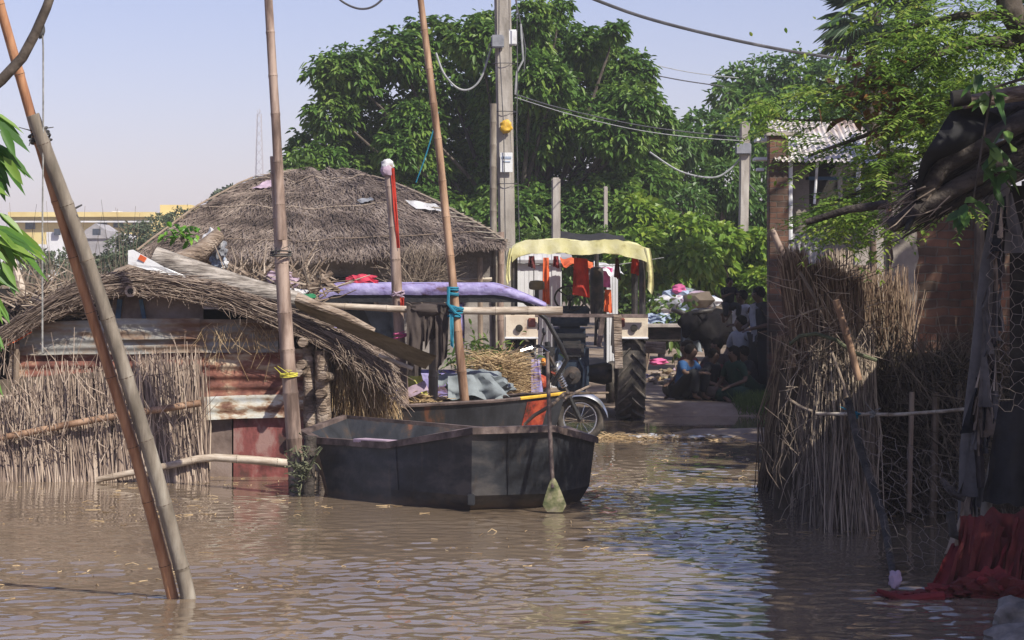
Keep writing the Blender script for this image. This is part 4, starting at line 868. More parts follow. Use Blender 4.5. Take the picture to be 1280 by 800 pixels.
# shed and washing line beyond the tractor
YS = 37.0
t = thing('white_shed', 'whitewashed board shed glimpsed under the tractor canopy', 'shed', P(690,500,YS))
mb = MB()
for i in range(11):
    x = 642+i*5.6+R.uniform(-.6,.6); a = P(x,316+R.uniform(-3,3),YS); b = P(x,500,YS); mb.box((a.x,YS+R.uniform(0,.02),(a.z+b.z)/2),(.068,.02,a.z-b.z),'white_wall')
mb.build('board_wall', t)
mb = MB(); mb.box(P(675,322,YS+.5),(1.05,1.2,.05),'tin_shed',Matrix.Rotation(.12,3,'X')); mb.build('roof', t)
mb = MB(); mb.box(P(672,410,YS+1),(.8,.05,2.2),'white_wall'); mb.build('back_wall', t)
t = thing('white_shed', 'narrow white plank screen right of the exhaust, behind the pink shirt', 'screen', P(764,480,YS+.5))
mb = MB()
for i in range(4): x = 760+i*3.6; a = P(x,330,YS+.5); b = P(x,480,YS+.5); mb.box((a.x,YS+.5,(a.z+b.z)/2),(.042,.02,a.z-b.z),'white_wall')
mb.build('plank', t); t.name = 'plank_screen'
mb = MB(); mb.sheet(P(700,321,YS-.2),P(742,328,YS-.2),P(742,340,YS-1.2),P(702,330,YS-1.2),'c_orange',12,8,.05,2,4); mb.sheet(P(742,326,YS-.2),P(775,334,YS-.2),P(780,345,YS-1),P(742,340,YS-1),'c_white',10,8,.05,2,6)
one('awning', mb, 'ragged orange and white awning hung behind the tractor steering wheel', 'awning')
mb = MB(); mb.tube([P(640,328,YS-.6),P(700,333,YS-.6),P(765,332,YS-.6),P(830,322,YS-.6)],.008,'rope',5); one('washing_line', mb, 'thin washing line with clothes strung behind the tractor', 'line')
for k,(x0_,x1_,y0_,y1_,m_,lab) in enumerate([(748,762,334,360,'c_pink','pink shirt hanging on the washing line beside the exhaust'),(679,686,322,381,'c_orange','long orange strip of cloth hanging behind the tractor air cleaner'),(661,668,320,336,'c_darkred','short dark red cloth on the line at the left of the canopy'),(692,698,320,336,'c_maroon','narrow maroon cloth hanging right of the long orange strip'),(725,735,345,372,'c_orange','orange and red cloth hanging behind the right half of the steering wheel'),(756,764,362,392,'c_orange','faded orange cloth hanging below the pink shirt'),(724,741,336,350,'c_grey','small grey-green cloth just above the steering wheel')]):
    mb = MB(); mb.sheet(P(x0_,y0_,YS-.65),P(x1_,y0_,YS-.65),P(x1_+1.5,y1_,YS-.65),P(x0_-1,y1_-3,YS-.65),m_,8,12,.04,1.3,k)
    if k == 0: mb.sheet(P(756,335,YS-.66),P(766,335,YS-.66),P(765,345,YS-.66),P(758,348,YS-.66),m_,6,6,.03,1)
    one('hanging_cloth', mb, lab, 'clothes', 'clothes hanging behind the tractor')

# ------------------------------------------------------------------ big thatched house
YE, YK = 34.0, 37.6
th = thing('thatched_house', 'large house with a broad weathered thatched hip roof and grey mud walls', 'house', P(420,500,YE+.4))
EL, ER = P(175,318,YE), P(630,306,YE); KL, KR = P(352,217,YK), P(425,216,YK)
BL, BR = V(EL.x-.2, YE+7.2, EL.z-.1), V(ER.x+.2, YE+7.2, ER.z)
def rbul(u, v): return .16*math.sin(math.pi*min(1,v*.9))
def front(u, v):
    e = EL.lerp(ER, u); e.z -= .10*math.sin(u*math.pi)-.05*noise.noise(V(u*8,0,1)); e.y -= .25*math.sin(u*math.pi)
    k = KL.lerp(KR, u); p = e.lerp(k, v); p.z += rbul(u,v)+.09*noise.noise(V(u*7, v*5, 7)); return p
def rside(u, v):
    p = ER.lerp(BR, u).lerp(KR, v); p.z += rbul(u,v)*(1-.0*u)+.04*noise.noise(V(u*6,v*4,3)); return p
def lside(u, v):
    p = BL.lerp(EL, u).lerp(KL, v); p.z += rbul(u,v)+.04*noise.noise(V(u*6,v*4,5)); return p
def back(u, v): return BR.lerp(BL, u).lerp(KR.lerp(KL, u), v)+V(0,0,rbul(u,v))
mb = MB(); mb.grid(front, 40, 16, 'thatch_under'); mb.grid(rside, 16, 16, 'thatch_under'); mb.grid(lside, 16, 16, 'thatch_under'); mb.grid(back, 8, 8, 'thatch_under')
for fn, cnt in ((front, 17000), (rside, 2600), (lside, 2600)):
    A=[];B=[];VA=[]
    for i in range(cnt):
        u = R.random(); v = 1-math.sqrt(R.random()); v = min(1, v*1.02)
        if fn is front and R.random() < .12: v = R.uniform(0,.02)
        L = R.uniform(.15,.40); L = L*(.55 if v < .05 else 1); p = fn(u, v); q = fn(u, max(0, v-.05)) if v > .05 else fn(u,0)+V(0,-.1,-.12)
        d = (q-p).normalized() if (q-p).length>1e-6 else V(0,-.5,-.7); d = (d+V(R.gauss(0,.28),0,R.gauss(0,.05))).normalized()
        up = V(0,-.04,.035)*R.uniform(.3,1.4)
        a = p+up*.5; A.append(tuple(a)); B.append(tuple(a+d*L+V(0,-.03,.02)*R.uniform(-.5,1.5)))
        row = .12*math.sin(v*34); VA.append(min(1,max(0,.47+.28*noise.noise(V(u*9,v*4,2))+R.gauss(0,.2)+row)))
    mb.strands(A,B,.010,.003,'thatch',.04,np.array(VA))
mb.build('thatch_roof', th)
for k, v in enumerate((.12,.42,.80)):
    mb = MB(); mb.tube([front(u/20, v)+V(0,-.06,.035) for u in range(21)], .008, 'stick', 5); mb.build('batten', th)
mb = MB(); mb.tube([rside(0,v/10)+V(.04,-.06,.05) for v in range(0,9)], .018, 'stick', 6)
for k in range(7): v = .02+.05*k; mb.tube([rside(0,v)+V(-.25,-.12,.07), rside(0,v)+V(.12,-.1,.04)], .012, 'bamboo_grey', 5)
mb.sheet(front(.90,.36)+V(0,-.06,.06),front(.97,.3)+V(0,-.06,.06),front(.99,.38)+V(0,-.06,.06),front(.90,.44)+V(0,-.06,.06),'c_white',6,5,.02,1); mb.build('hip_battens', th)
mb = MB(); mb.tube([lside(1,v/10)+V(-.04,-.06,.06) for v in range(0,9)], .016, 'stick', 6); mb.build('hip_batten', th)
mb = MB(); mb.sheet(front(.1,.66)+V(0,-.06,.06),front(.22,.66)+V(0,-.06,.06),front(.25,.74)+V(0,-.06,.06),front(.14,.76)+V(0,-.06,.06),'c_lilac',8,5,.02,1)
mb.sheet(front(.70,.42)+V(0,-.06,.07),front(.76,.44)+V(0,-.06,.07),front(.76,.48)+V(0,-.06,.07),front(.69,.46)+V(0,-.06,.07),'c_grey',8,5,.02,1); mb.build('plastic_patch', th)
mb = MB(); wl = EL.x+.6; wr = P(612,400,YE+.5).x
def wallf(u, v): return V(wl+(wr-wl)*u, YE+.5+.03*noise.noise(V(u*9,v*5,0)), .05+2.32*v)
mb.grid(wallf, 40, 12, 'mud_wall'); mb.box((wr-.02,YE+3,1.2),(.1,5,2.3),'mud_wall'); mb.build('wall', th)
mb = MB(); a = P(440,372,YE+.42); mb.box((a.x,YE+.45,1.1),(.75,.06,1.7),'deepdark'); mb.build('door', th)
mb = MB(); a = P(563,355,YE+.4); mb.tube([P(520,353,YE+.38),P(615,349,YE+.38)],.03,'bamboo_pale',6); mb.build('eave_pole', th)
for x in (352,470,600):
    mb = MB(); mb.tube([P(x,322,YE+.2),P(x+1,500,YE+.2)],.04,'stick',7); mb.build('eave_post', th)
mb = MB(); A=[];B=[]
for i in range(500):
    a = P(R.uniform(498,545), R.uniform(335,375), YE-.3); l=R.uniform(.2,.6); an = R.gauss(.2,.8); A.append(tuple(a)); B.append(tuple(a+V(math.sin(an)*l,R.gauss(0,.1),math.cos(an)*l)))
mb.strands(A,B,.006,.003,'reed_dull',.06); one('dry_brush', mb, 'dry bushy twigs against the mud wall of the thatched house', 'brushwood')

# ------------------------------------------------------------------ utility poles
def conc_pole(name, px, top, w, Y, label, mat='concrete', base=500, px2=None):
    t = thing(name, label, 'pole', (P(px2 or px, 400, Y).x, Y, H(P(px,400,Y).x, Y)-.05)); m = MB(); b = Vector(t.location); tp = P(px, top, Y)
    r = w*Y/F/2; m.box((b+tp)/2, (r*2, r*1.8, (tp-b).length), mat, Matrix.Rotation(math.atan2(tp.x-b.x, tp.z-b.z), 3, 'Y'), bev=r*.3); m.build('shaft', t); return t
YPp = 35.0
t = conc_pole('utility_pole', 627, -70, 21, YPp, 'tall concrete utility pole with meter box, between thatched house and tractor', px2=637)
mb = MB(); mb.box(P(634,47,YPp-.05),(.32,.12,.24),'white_board',bev=.02); mb.box(P(622,52,YPp-.2),(.2,.15,.2),'c_grey',bev=.02); mb.build('meter_box', t)
mb = MB(); mb.box(P(633,203,YPp-.17),(.19,.015,.30),'white_board',bev=.003)
mb.box(P(633,197,YPp-.182),(.15,.006,.035),'c_ltblue'); mb.box(P(633,202,YPp-.182),(.12,.006,.015),'c_ltblue'); mb.build('notice_plate', t)
mb = MB(); mb.blob(P(632,158,YPp-.2),(.09,.05,.10),'yellow_paint',3,.4); mb.build('yellow_tag', t)
for k in range(9):
    mb = MB(); y = 80+k*30; mb.torus(P(630+k*.8,y,YPp),(0,0,1),.17,.006,'wire',16,4); mb.build('cable_tie', t) if k in (0,2,5) else None
mb = MB()
for dx in (-5,13): mb.tube([P(630+dx*1.2,-40,YPp-.2),P(630+dx*1.3,60+dx*3,YPp-.2),P(634+dx*.9,160,YPp-.2),P(637+dx,330,YPp-.2)],.008,'wire',5)
mb.build('down_cable', t)
def curve(pts, k=7):
    q = []
    for a in range(len(pts)-1):
        p0 = pts[max(0,a-1)]; p1 = pts[a]; p2 = pts[a+1]; p3 = pts[min(len(pts)-1,a+2)]
        for i_ in range(k):
            t_ = i_/k; q.append(.5*((2*p1)+(p2-p0)*t_+(2*p0-5*p1+4*p2-p3)*t_**2+(3*p1-p0-3*p2+p3)*t_**3))
    return q+[pts[-1]]
mb = MB(); mb.tube(curve([P(545,66,YPp),P(555,92,YPp),P(572,110,YPp),P(588,111,YPp),P(602,96,YPp),P(614,60,YPp)]),.016,'wire_grey',7); mb.tube([P(651,30,YPp),P(654,75,YPp),P(646,90,YPp),P(644,118,YPp)],.016,'wire_grey',6); mb.tube([P(640,-20,YPp),P(651,30,YPp),P(657,60,YPp),P(655,90,YPp)],.010,'wire',6); mb.tube([P(640,30,YPp),P(612,55,YPp),P(606,80,YPp)],.008,'wire',6); mb.build('cable_loop', t)
bamboo('bamboo_pole', [P(617,130,YPp-.4), P(617,300,YPp-.4), P(618,500,YPp-.4)], (.05,.06), 'bamboo_grey', 'grey bamboo pole standing close left of the tall utility pole', 'pole')
bamboo('bamboo_pole', [P(626,290,YPp-.6), P(626,500,YPp-.6)], (.05,.05), 'bamboo_pink', 'short brown pole between the utility pole and the grey bamboo beside it', 'pole')
conc_pole('concrete_post', 695, 222, 11, 44, 'short bare concrete post rising behind the yellow tractor canopy')
conc_pole('concrete_post', 757, 233, 5, 50, 'thin pale post in front of the big tree right of the bare concrete one', 'concrete_pink')
t = conc_pole('utility_pole', 931, 152, 12, 50, 'pale concrete utility pole with a grey box, left of the tin roofed hut', px2=927)
mb = MB(); mb.box(P(929,186,49.9),(.34,.2,.24),'c_grey',bev=.02); mb.build('meter_box', t); mb = MB(); mb.tube([P(935,160,50),P(938,190,50),P(936,230,50),P(945,240,50)],.02,'wire',6); mb.build('down_cable', t)
def wire(pts, r, label, mat='wire'):
    m = MB(); q = []
    pts = [P(*p) for p in pts]
    for a in range(len(pts)-1):
        p0 = pts[max(0,a-1)]; p1 = pts[a]; p2 = pts[a+1]; p3 = pts[min(len(pts)-1,a+2)]
        for k in range(6):
            t_ = k/6; q.append(.5*((2*p1)+(p2-p0)*t_+(2*p0-5*p1+4*p2-p3)*t_**2+(3*p1-p0-3*p2+p3)*t_**3))
    q.append(pts[-1]); m.tube(q, r, mat, 6); one('cable', m, label, 'cable')
wire([(715,-12,19),(800,20,19.3),(900,46,19.6),(1000,66,20),(1085,77,20.4)], .014, 'thick black twisted cable running from the top centre down to the right')
wire([(412,-15,20),(428,2,20),(450,11,20),(470,6,20),(490,-15,20)], .010, 'slack loop of dark cable at the top edge between the two left poles')
wire([(644,118,YPp),(700,135,40),(790,155,45),(860,165,48),(931,172,50)], .012, 'thin dark cable from the tall utility pole to the right pole')
wire([(644,122,YPp),(720,145,40),(800,163,45),(870,172,48),(931,176,50)], .009, 'lower thin cable strung between the two utility poles', 'wire_grey')
wire([(780,86,60),(850,100,60),(905,108,62)], .016, 'short thin cable crossing the sky gap right of the big tree')
wire([(780,72,62),(860,90,63),(930,98,64)], .012, 'faintest upper cable across the sky gap right of the big tree', 'wire_grey')
wire([(812,190,50),(850,214,50),(890,222,50),(912,212,50),(927,195,50)], .020, 'drooping grey cable loop left of the right utility pole', 'wire_grey')
wire([(548,140,30),(541,165,30),(532,195,30),(520,228,30)], .009, 'slanting teal string beside the long slender leaning pole', 'c_teal')

# ------------------------------------------------------------------ trees
def crown(mb, blobs, n, L, W, mat, droop=.35, rosette=1, shell=(.72,1.02), updir=.25):
    """leaf clusters spread near the surface of many uneven lumps"""
    vol = np.array([b[3]*b[4]*b[5] for b in blobs])**(.66); pr = vol/vol.sum()
    k = NP.choice(len(blobs), size=n, p=pr); B_ = np.array(blobs)[k]
    d = NP.normal(size=(n,3)); d /= np.linalg.norm(d,axis=1,keepdims=True)
    r = NP.uniform(shell[0], shell[1], (n,1)); lump = 1+.22*np.sin(d[:, :1]*7+k[:,None])*np.cos(d[:,1:2]*6+k[:,None]*2)
    C = B_[:, :3]+d*r*lump*B_[:, 3:6]
    bv = .5+.35*np.sin(C[:,0]*1.7+C[:,2]*2.3)*np.cos(C[:,1]*1.3+1)*.5
    if rosette == 1:
        D = d+NP.normal(size=(n,3))*.7; D[:,2] -= droop*.5; Nn = NP.normal(size=(n,3))*.45+d*.6+np.array([0,0,.8])
        mb.leaves(C, D, Nn, L*NP.uniform(.6,1.25,n), W*NP.uniform(.7,1.2,n), mat, droop=droop, var=bv*.5+NP.random(n)*.5); return
    ro = NP.uniform(0, 6.28, n); rs = NP.uniform(.65,1.25,n); rv = bv*.6+NP.random(n)*.3
    for q in range(rosette):
        a = ro+q*2.399; el = .45-.9*q/rosette+NP.normal(size=n)*.2
        D = np.stack([np.cos(a)*np.cos(el), np.sin(a)*np.cos(el), np.sin(el)],1)+d*.45
        Nn = np.tile([0,0,1.],(n,1))+NP.normal(size=(n,3))*.2-D*.2
        mb.leaves(C, D, Nn, L*rs*NP.uniform(.8,1.1,n), W*rs, mat, droop=droop, var=rv+NP.random(n)*.15)
def tree(name, label, base, blobs, n, L, W, mat, droop=.35, rosette=1, trunk_r=.2, cat='tree', group=None, shell=(.72,1.02), bark='bark', extra=None):
    t = thing(name, label, cat, base, group); mb = MB(); b = Vector(base)
    top = sum((Vector(q[:3]) for q in blobs), V(0,0,0))/len(blobs); f = b.lerp(top, .45)
    mb.tube([b-V(0,0,.2), b.lerp(f,.3)+V(.05,0,0), f], [trunk_r*1.25, trunk_r, trunk_r*.75], bark, 10)
    for q in blobs:
        c = Vector(q[:3]); s_ = b.lerp(f, R.uniform(.7,1)); mid = s_.lerp(c,.5)+V(R.gauss(0,.2),R.gauss(0,.2),R.gauss(.1,.15))*min(1,trunk_r*4)
        mb.tube([s_, mid, c], [trunk_r*.38, trunk_r*.2, trunk_r*.07], bark, 6)
    mb.build('trunk', t); mb = MB(); crown(mb, blobs, n, L, W, mat, droop, rosette, shell)
    if extra: crown(mb, blobs, extra[0], extra[1], extra[2], extra[3], droop, 1, (.8,1.15))
    mb.build('crown', t); return t
def pb(px, py, Y, r, ry=None, rz=None):      # lump at a pixel, radius in pixels
    p = P(px, py, Y); k = Y/F; return (p.x, p.y, p.z, r*k, (ry or r)*k, (rz or r*.8)*k)
YG = 54
BT = [(400,185,38),(372,205,20),(415,140,34),(445,95,38),(470,150,48),(500,70,42),(540,45,34),(560,110,55),(600,55,42),(615,35,30),(650,60,45),(665,20,30),(700,60,48),(735,60,32),(760,75,40),(790,90,32),(740,130,55),(800,130,28),(825,150,22),(790,185,40),(820,175,22),(690,150,58),(640,180,60),(560,190,60),(500,200,55),(440,210,42),(800,225,36),(760,230,45),(700,230,50),(600,240,50),(830,215,18),(740,270,45),(690,290,40),(810,260,26),(775,290,40),(830,200,20),(770,38,16),(700,12,18)]
blobs = [pb(x, y, YG+R.uniform(-2.2,2.2), r*.92) for x,y,r in BT]
for _ in range(26):
    x = R.uniform(430,790); y = R.uniform(90,320) ; blobs.append(pb(x, y, YG-R.uniform(.4,2.6), R.uniform(26,42)))
for x,y in ((480,250),(540,270),(590,290),(640,300),(400,215),(700,330),(660,270)): blobs.append(pb(x,y,YG-1.5,44))
tree('broadleaf_tree', 'biggest tree, wide dark green crown of drooping leaves behind the thatched house', (P(650,400,YG).x, YG, .2), blobs, 14500, .205, .105, 'leaf_big', .5, 6, .28, shell=(.5,1.12), extra=(24000,.17,.095,'leaf_big2'))
# right middle trees
YM = 64
blobs = [pb(x,y,YM+R.uniform(-2,2),r) for x,y,r in [(925,105,30),(960,95,34),(1000,95,36),(1045,105,40),(905,120,18),(940,130,36),(1000,150,50),(1060,150,45),(960,180,40),(1100,130,50),(1150,120,60),(1200,150,60),(1080,200,50)]]
tree('broadleaf_tree', 'dark rounded tree rising behind the tin roofed hut', (P(1000,400,YM).x, YM, .2), blobs, 15000, .22, .11, 'leaf_mid', .35, 1, .35)
YM = 58
blobs = [pb(x,y,YM+R.uniform(-2,2),r) for x,y,r in [(850,180,30),(880,165,34),(915,175,34),(865,220,38),(905,230,40),(850,260,36),(890,280,38),(935,260,36),(950,210,30),(950,300,36),(830,235,24),(990,250,40)]]
tree('broadleaf_tree', 'dark green tree behind the pale utility pole, between the biggest tree and the hut', (P(890,400,YM).x, YM, .2), blobs, 13000, .20, .10, 'leaf_mid', .35, 1, .3)
YM = 47
blobs = [pb(x,y,YM+R.uniform(-1,1),r) for x,y,r in [(795,265,26),(820,285,28),(845,300,28),(800,310,30),(835,335,30),(870,320,28),(865,285,20),(815,350,20),(780,330,25),(790,345,22)]]
tree('leafy_bush', 'bright yellow-green bush in sun just right of the tractor canopy', (P(825,420,YM).x, YM, .2), blobs, 5200, .19, .12, 'leaf_bright', .35, 1, .07, 'bush', 'sunlit bushes behind the people')
blobs = [pb(x,y,YM+1.5+R.uniform(-1,1),r) for x,y,r in [(900,300,26),(895,330,28),(915,340,26),(945,335,26),(950,305,22),(955,355,24),(880,345,20),(925,355,22)]]
tree('leafy_bush', 'bright yellow-green bush behind the pale utility pole foot', (P(920,420,YM+1.5).x, YM+1.5, .2), blobs, 4200, .19, .12, 'leaf_bright', .35, 1, .07, 'bush', 'sunlit bushes behind the people')
blobs = [pb(x,y,50+R.uniform(-1,1),r) for x,y,r in [(700,310,30),(740,310,30),(660,310,28),(780,365,22),(790,385,20),(800,345,22),(775,395,18),(740,330,26)]]
tree('leafy_bush', 'darker bush under the biggest tree, filling the view below the tractor canopy', (P(760,420,50).x, 50, .2), blobs, 4200, .17, .10, 'leaf_weed', .35, 1, .07, 'bush')
blobs = [pb(x,y,80+R.uniform(-4,4),r) for x,y,r in [(x_,y_,34) for x_ in range(660,1100,40) for y_ in (300,345)]]
tree('hedge', 'dark hedge closing the view behind the sunlit bushes', (P(880,400,80).x, 80, .2), blobs, 9000, .34, .20, 'leaf_mid', .35, 1, .1, 'hedge')
# distant shrubs at left
for k,(lst, lab, Y) in enumerate([([(170,300,26),(200,290,26),(225,275,18),(150,310,18),(215,295,20)], 'pale olive shrub in front of the right end of the yellow building', 75),
    ([(60,345,34),(20,350,30),(100,350,30),(95,325,18),(50,325,16)], 'dull green scrub below the white houses at the left', 62),
    ([(130,340,26),(160,330,22),(185,335,22),(210,325,16),(180,310,12)], 'brownish scrub right of the leaning poles, below the yellow building', 58)]):
    blobs = [pb(x,y,Y+R.uniform(-2,2),r) for x,y,r in lst]; x = np.mean([q[0] for q in lst])
    tree('shrub', lab, (P(x,400,Y).x, Y, .2), blobs, 3600, .16, .07, 'leaf_far', .2, 1, .06, 'shrub', 'distant shrubs at the left')
blobs = [pb(x,y,110+R.uniform(-2,2),r) for x,y,r in [(276,246,10),(290,240,9),(305,240,10),(268,252,6),(318,238,8)]]
tree('shrub', 'small bluish-green tree top above the left slope of the thatched roof', (P(290,400,110).x, 110, .2), blobs, 1500, .22, .12, 'leaf_far', .2, 1, .1, 'tree')
blobs = [pb(x,y,46+R.uniform(-.5,.5),r) for x,y,r in [(330,236,12),(345,228,10),(360,225,14),(375,212,16)]]
tree('shrub', 'small green treetop peeping over the thatched roof ridge left of the biggest tree', (P(352,400,46).x, 46, .2), blobs, 900, .16, .08, 'leaf_weed', .2, 1, .08, 'tree')
mb = MB(); A=[];B=[]
for i in range(480):
    x = R.uniform(-20,260); Y = 45+R.uniform(0,10); a = P(x,360,Y); a.z = .2; top = P(x+R.gauss(0,14), R.uniform(315,352) if R.random()<.95 else R.uniform(245,300), Y); A.append(tuple(a)); B.append(tuple(top))
mb.strands(A,B,.012,.004,'brush',.05); mb.build('dry_reeds', kind='stuff', label='dry brown reeds and stems standing on the bank behind the flooded hut', cat='reeds')
for (x,y,w,Y,n_) in [(845,400,.7,46,260),(800,425,.3,41,120),(850,425,.35,38,150),(775,440,.2,42,60)]:
    pass
twigplant('weed', P(848,412,40), .35, .42, 300, .16, .10, 'leaf_weed', 'leafy green weed beside the white plastic near the buffalo', base=(P(848,412,40).x,40,.15))
twigplant('weed', P(808,385,43), .30, .35, 240, .15, .09, 'leaf_weed', 'leafy weed at the right side of the tractor fender', base=(P(808,412,43).x,43,.15))
twigplant('weed', P(790,400,41), .22, .30, 130, .14, .08, 'leaf_weed', 'leafy weed seen between tractor fender lamp and canopy post', base=(P(786,412,41).x,41,.15))

# palm
t = thing('palm_tree', 'tall fan palm with drooping grey-green fronds at the top right', 'palm', (P(1085,400,42).x, 42, .15)); c0 = P(1092,15,42)
mb = MB(); mb.tube([t.location-V(0,0,.2), (Vector(t.location)+c0)/2+V(.05,0,0), c0], [.2,.16,.15], 'bark', 10); mb.build('trunk', t)
mb = MB(); O=[];D=[];A=[];B=[]
for i in range(34):
    a = R.uniform(0, 6.28); el = R.uniform(-.7, 1.1); d = V(math.cos(a)*math.cos(el), math.sin(a)*math.cos(el), math.sin(el)); L = R.uniform(.5,.75); e = c0+d*L+V(0,0,-.1*L); A.append(tuple(c0)); B.append(tuple(e))
    u = d.orthogonal().normalized(); v = d.cross(u)
    side = d.cross(V(0,0,1)).normalized()
    for q in range(26):
        an = (q/25-.5)*3.6; dd = (d*math.cos(an)+side*math.sin(an)).normalized(); O.append(tuple(e)); D.append(tuple(dd))
n_ = len(O); mb.leaves(O, D, NP.normal(size=(n_,3))*.2+np.array([0,0,1]), .62*NP.uniform(.8,1.1,n_), .045, 'palm', droop=.35); mb.strands(A,B,.015,.01,'palm',.03); mb.build('fronds', t)

# feathery tree at the right
def pinnate(mb, O, D, L, nl, ll, lw, mat):
    """compound leaves: pairs of leaflets along a drooping stalk"""
    for o, d, l in zip(O, D, L):
        o = Vector(o); d = Vector(d).normalized(); side = d.cross(V(0,0,1)); side = side.normalized() if side.length > .01 else V(1,0,0); up = side.cross(d)
        pts = [o+d*l*t_+V(0,0,-.45*l*t_*t_) for t_ in np.linspace(0,1,nl)]
        PO=[];PD=[];v_ = R.random()*.7
        for i, p in enumerate(pts):
            if i == 0: continue
            for s_ in (-1,1): PO.append(tuple(p)); PD.append(tuple(side*s_+d*.45+V(0,0,-.25+R.gauss(0,.15))))
        yield PO, PD, v_
def feather(mb, O, D, L, nl=9, ll=.055, lw=.024, mat='leaf_feather'):
    PO=[];PD=[];VV=[];A=[];B=[]
    for (po, pd, v_), o, d, l in zip(pinnate(mb,O,D,L,nl,ll,lw,mat), O, D, L):
        PO+=po;PD+=pd;VV+=[v_+R.random()*.3 for _ in po]; A.append(tuple(o)); B.append(tuple(Vector(o)+Vector(d).normalized()*l+V(0,0,-.45*l)))
    n=len(PO); mb.leaves(PO,PD,NP.normal(size=(n,3))*.25+np.array([0,0,1]),ll*NP.uniform(.7,1.2,n),lw,mat,droop=.2,fold=.1,var=np.array(VV)); mb.strands(A,B,.003,.0015,'leaf_weed',.02)
YF = 17.0
ft = thing('feathery_tree', 'tree with light green feathery leaves overhanging the right side', 'tree', V(5.6, YF, .1))
mb = MB(); LIMB = []
def limb(pts, r0, r1):
    q = [P(*p) for p in pts]; mb.tube(q, list(np.linspace(r0, r1, len(q))), 'bark', 8); LIMB.append(q)
mb.tube([V(5.6,YF,-.2), V(5.3,YF,1.8), P(1400,100,YF), P(1330,0,YF)], [.2,.17,.14,.12], 'bark', 12)
mb.tube([P(1400,100,YF), P(1290,60,YF), P(1262,10,YF), P(1255,-60,YF)], [.12,.10,.10,.08], 'bark', 10)
limb([(1300,60,YF),(1230,50,YF),(1160,70,YF),(1090,95,YF+.4),(1020,120,YF+.8)], .05,.012)
limb([(1262,20,YF),(1200,20,YF),(1130,35,YF+.3),(1070,60,YF+.6)], .04,.01)
limb([(1300,110,YF),(1220,120,YF),(1150,140,YF+.3),(1080,170,YF+.5),(1010,195,YF+.7)], .04,.01)
limb([(1300,130,YF+.3),(1210,160,YF+.4),(1140,200,YF+.5),(1075,240,YF+.6),(1020,262,YF+.7)], .035,.01)
limb([(1160,70,YF),(1100,120,YF+.6),(1050,150,YF+.9),(985,150,YF+1.2),(945,145,YF+1.3)], .02,.007)
limb([(1250,-20,YF),(1180,-20,YF+.2),(1110,0,YF+.3)], .03,.01)
limb([(1120,130,YF+.3),(1110,180,YF+.4),(1115,240,YF+.4),(1060,290,YF+.5)], .015,.006)
mb.build('trunk', ft)
mb = MB(); O=[];D=[];L=[]
for q in LIMB:
    for i in range(44):
        k = R.random()**1.35*(len(q)-1.001); a = q[int(k)].lerp(q[int(k)+1], k-int(k)); f = k/(len(q)-1)
        p = a+V(R.gauss(0,.17),R.gauss(0,.3),R.gauss(0,.12)); O.append(p); D.append(V(R.gauss(-.5,.8),R.gauss(-.2,.7),R.gauss(.1,.4))); L.append(R.uniform(.22,.42))
for (x,y,sx,sy,c) in [(1180,40,60,35,120),(1120,70,45,35,60),(1230,70,40,35,70),(1150,150,45,30,75),(1112,210,24,30,60),(1050,272,24,14,55),(1020,190,28,22,9),(960,128,18,12,20),(1040,120,30,12,22),(1080,265,20,12,45),(1200,260,10,8,8),(1220,110,40,20,60),(1120,290,8,8,10),(990,135,15,10,6)]:
    for i in range(c): p = P(R.gauss(x,sx*.6),R.gauss(y,sy*.6),YF+R.gauss(.3,.5)); O.append(p); D.append(V(R.gauss(-.4,.8),R.gauss(-.2,.7),R.gauss(.1,.4))); L.append(R.uniform(.2,.42))
feather(mb, O, D, L); n_=420; O = [tuple(P(R.gauss(1130,70),R.gauss(100,70),YF+.3+R.gauss(0,.3))) for _ in range(n_)]
mb.leaves(O, NP.normal(size=(n_,3)), NP.normal(size=(n_,3))+np.array([0,0,1]), .045,.03,'leaf_bright',droop=.1); n_=120; O = [tuple(P(R.gauss(1100,25),R.gauss(120,30),YF+.3+R.gauss(0,.2))) for _ in range(n_)]
mb.leaves(O, NP.normal(size=(n_,3)), NP.normal(size=(n_,3))+np.array([0,0,1]), .12,.07,'leaf_dry',droop=.4); mb.build('foliage', ft)

# broad trees just outside the right edge that shade the lane
blobs = [(7.8+R.uniform(-1.1,1.2), 22.5+R.uniform(-4,6), 6.6+R.uniform(-1,1.3), 1.5,1.8,1.1) for _ in range(17)]
tree('broadleaf_tree', 'shade tree just beyond the right edge whose crown darkens the reed fence', (8.6, 20, .1), blobs, 9000, .26, .14, 'leaf_mid', .35, 1, .3)
blobs = [(8.1+R.uniform(-.8,1.3), 29+R.uniform(-2.5,2), 6.2+R.uniform(-1,1), 1.25,1.4,1.0) for _ in range(13)]
tree('broadleaf_tree', 'shade tree beyond the right edge whose crown darkens the seated people', (8.9, 29, .1), blobs, 5200, .26, .14, 'leaf_mid', .35, 1, .3)
blobs = [(6.3+R.uniform(-1.3,1.8), 11+R.uniform(-3.2,2.8), 5.3+R.uniform(-.9,1.0), 1.0,1.2,.8) for _ in range(26)]
tree('broadleaf_tree', 'shade tree beyond the right edge nearest the viewer, above the red cloth', (7.4, 12, .1), blobs, 13000, .22, .12, 'leaf_mid', .35, 1, .25)

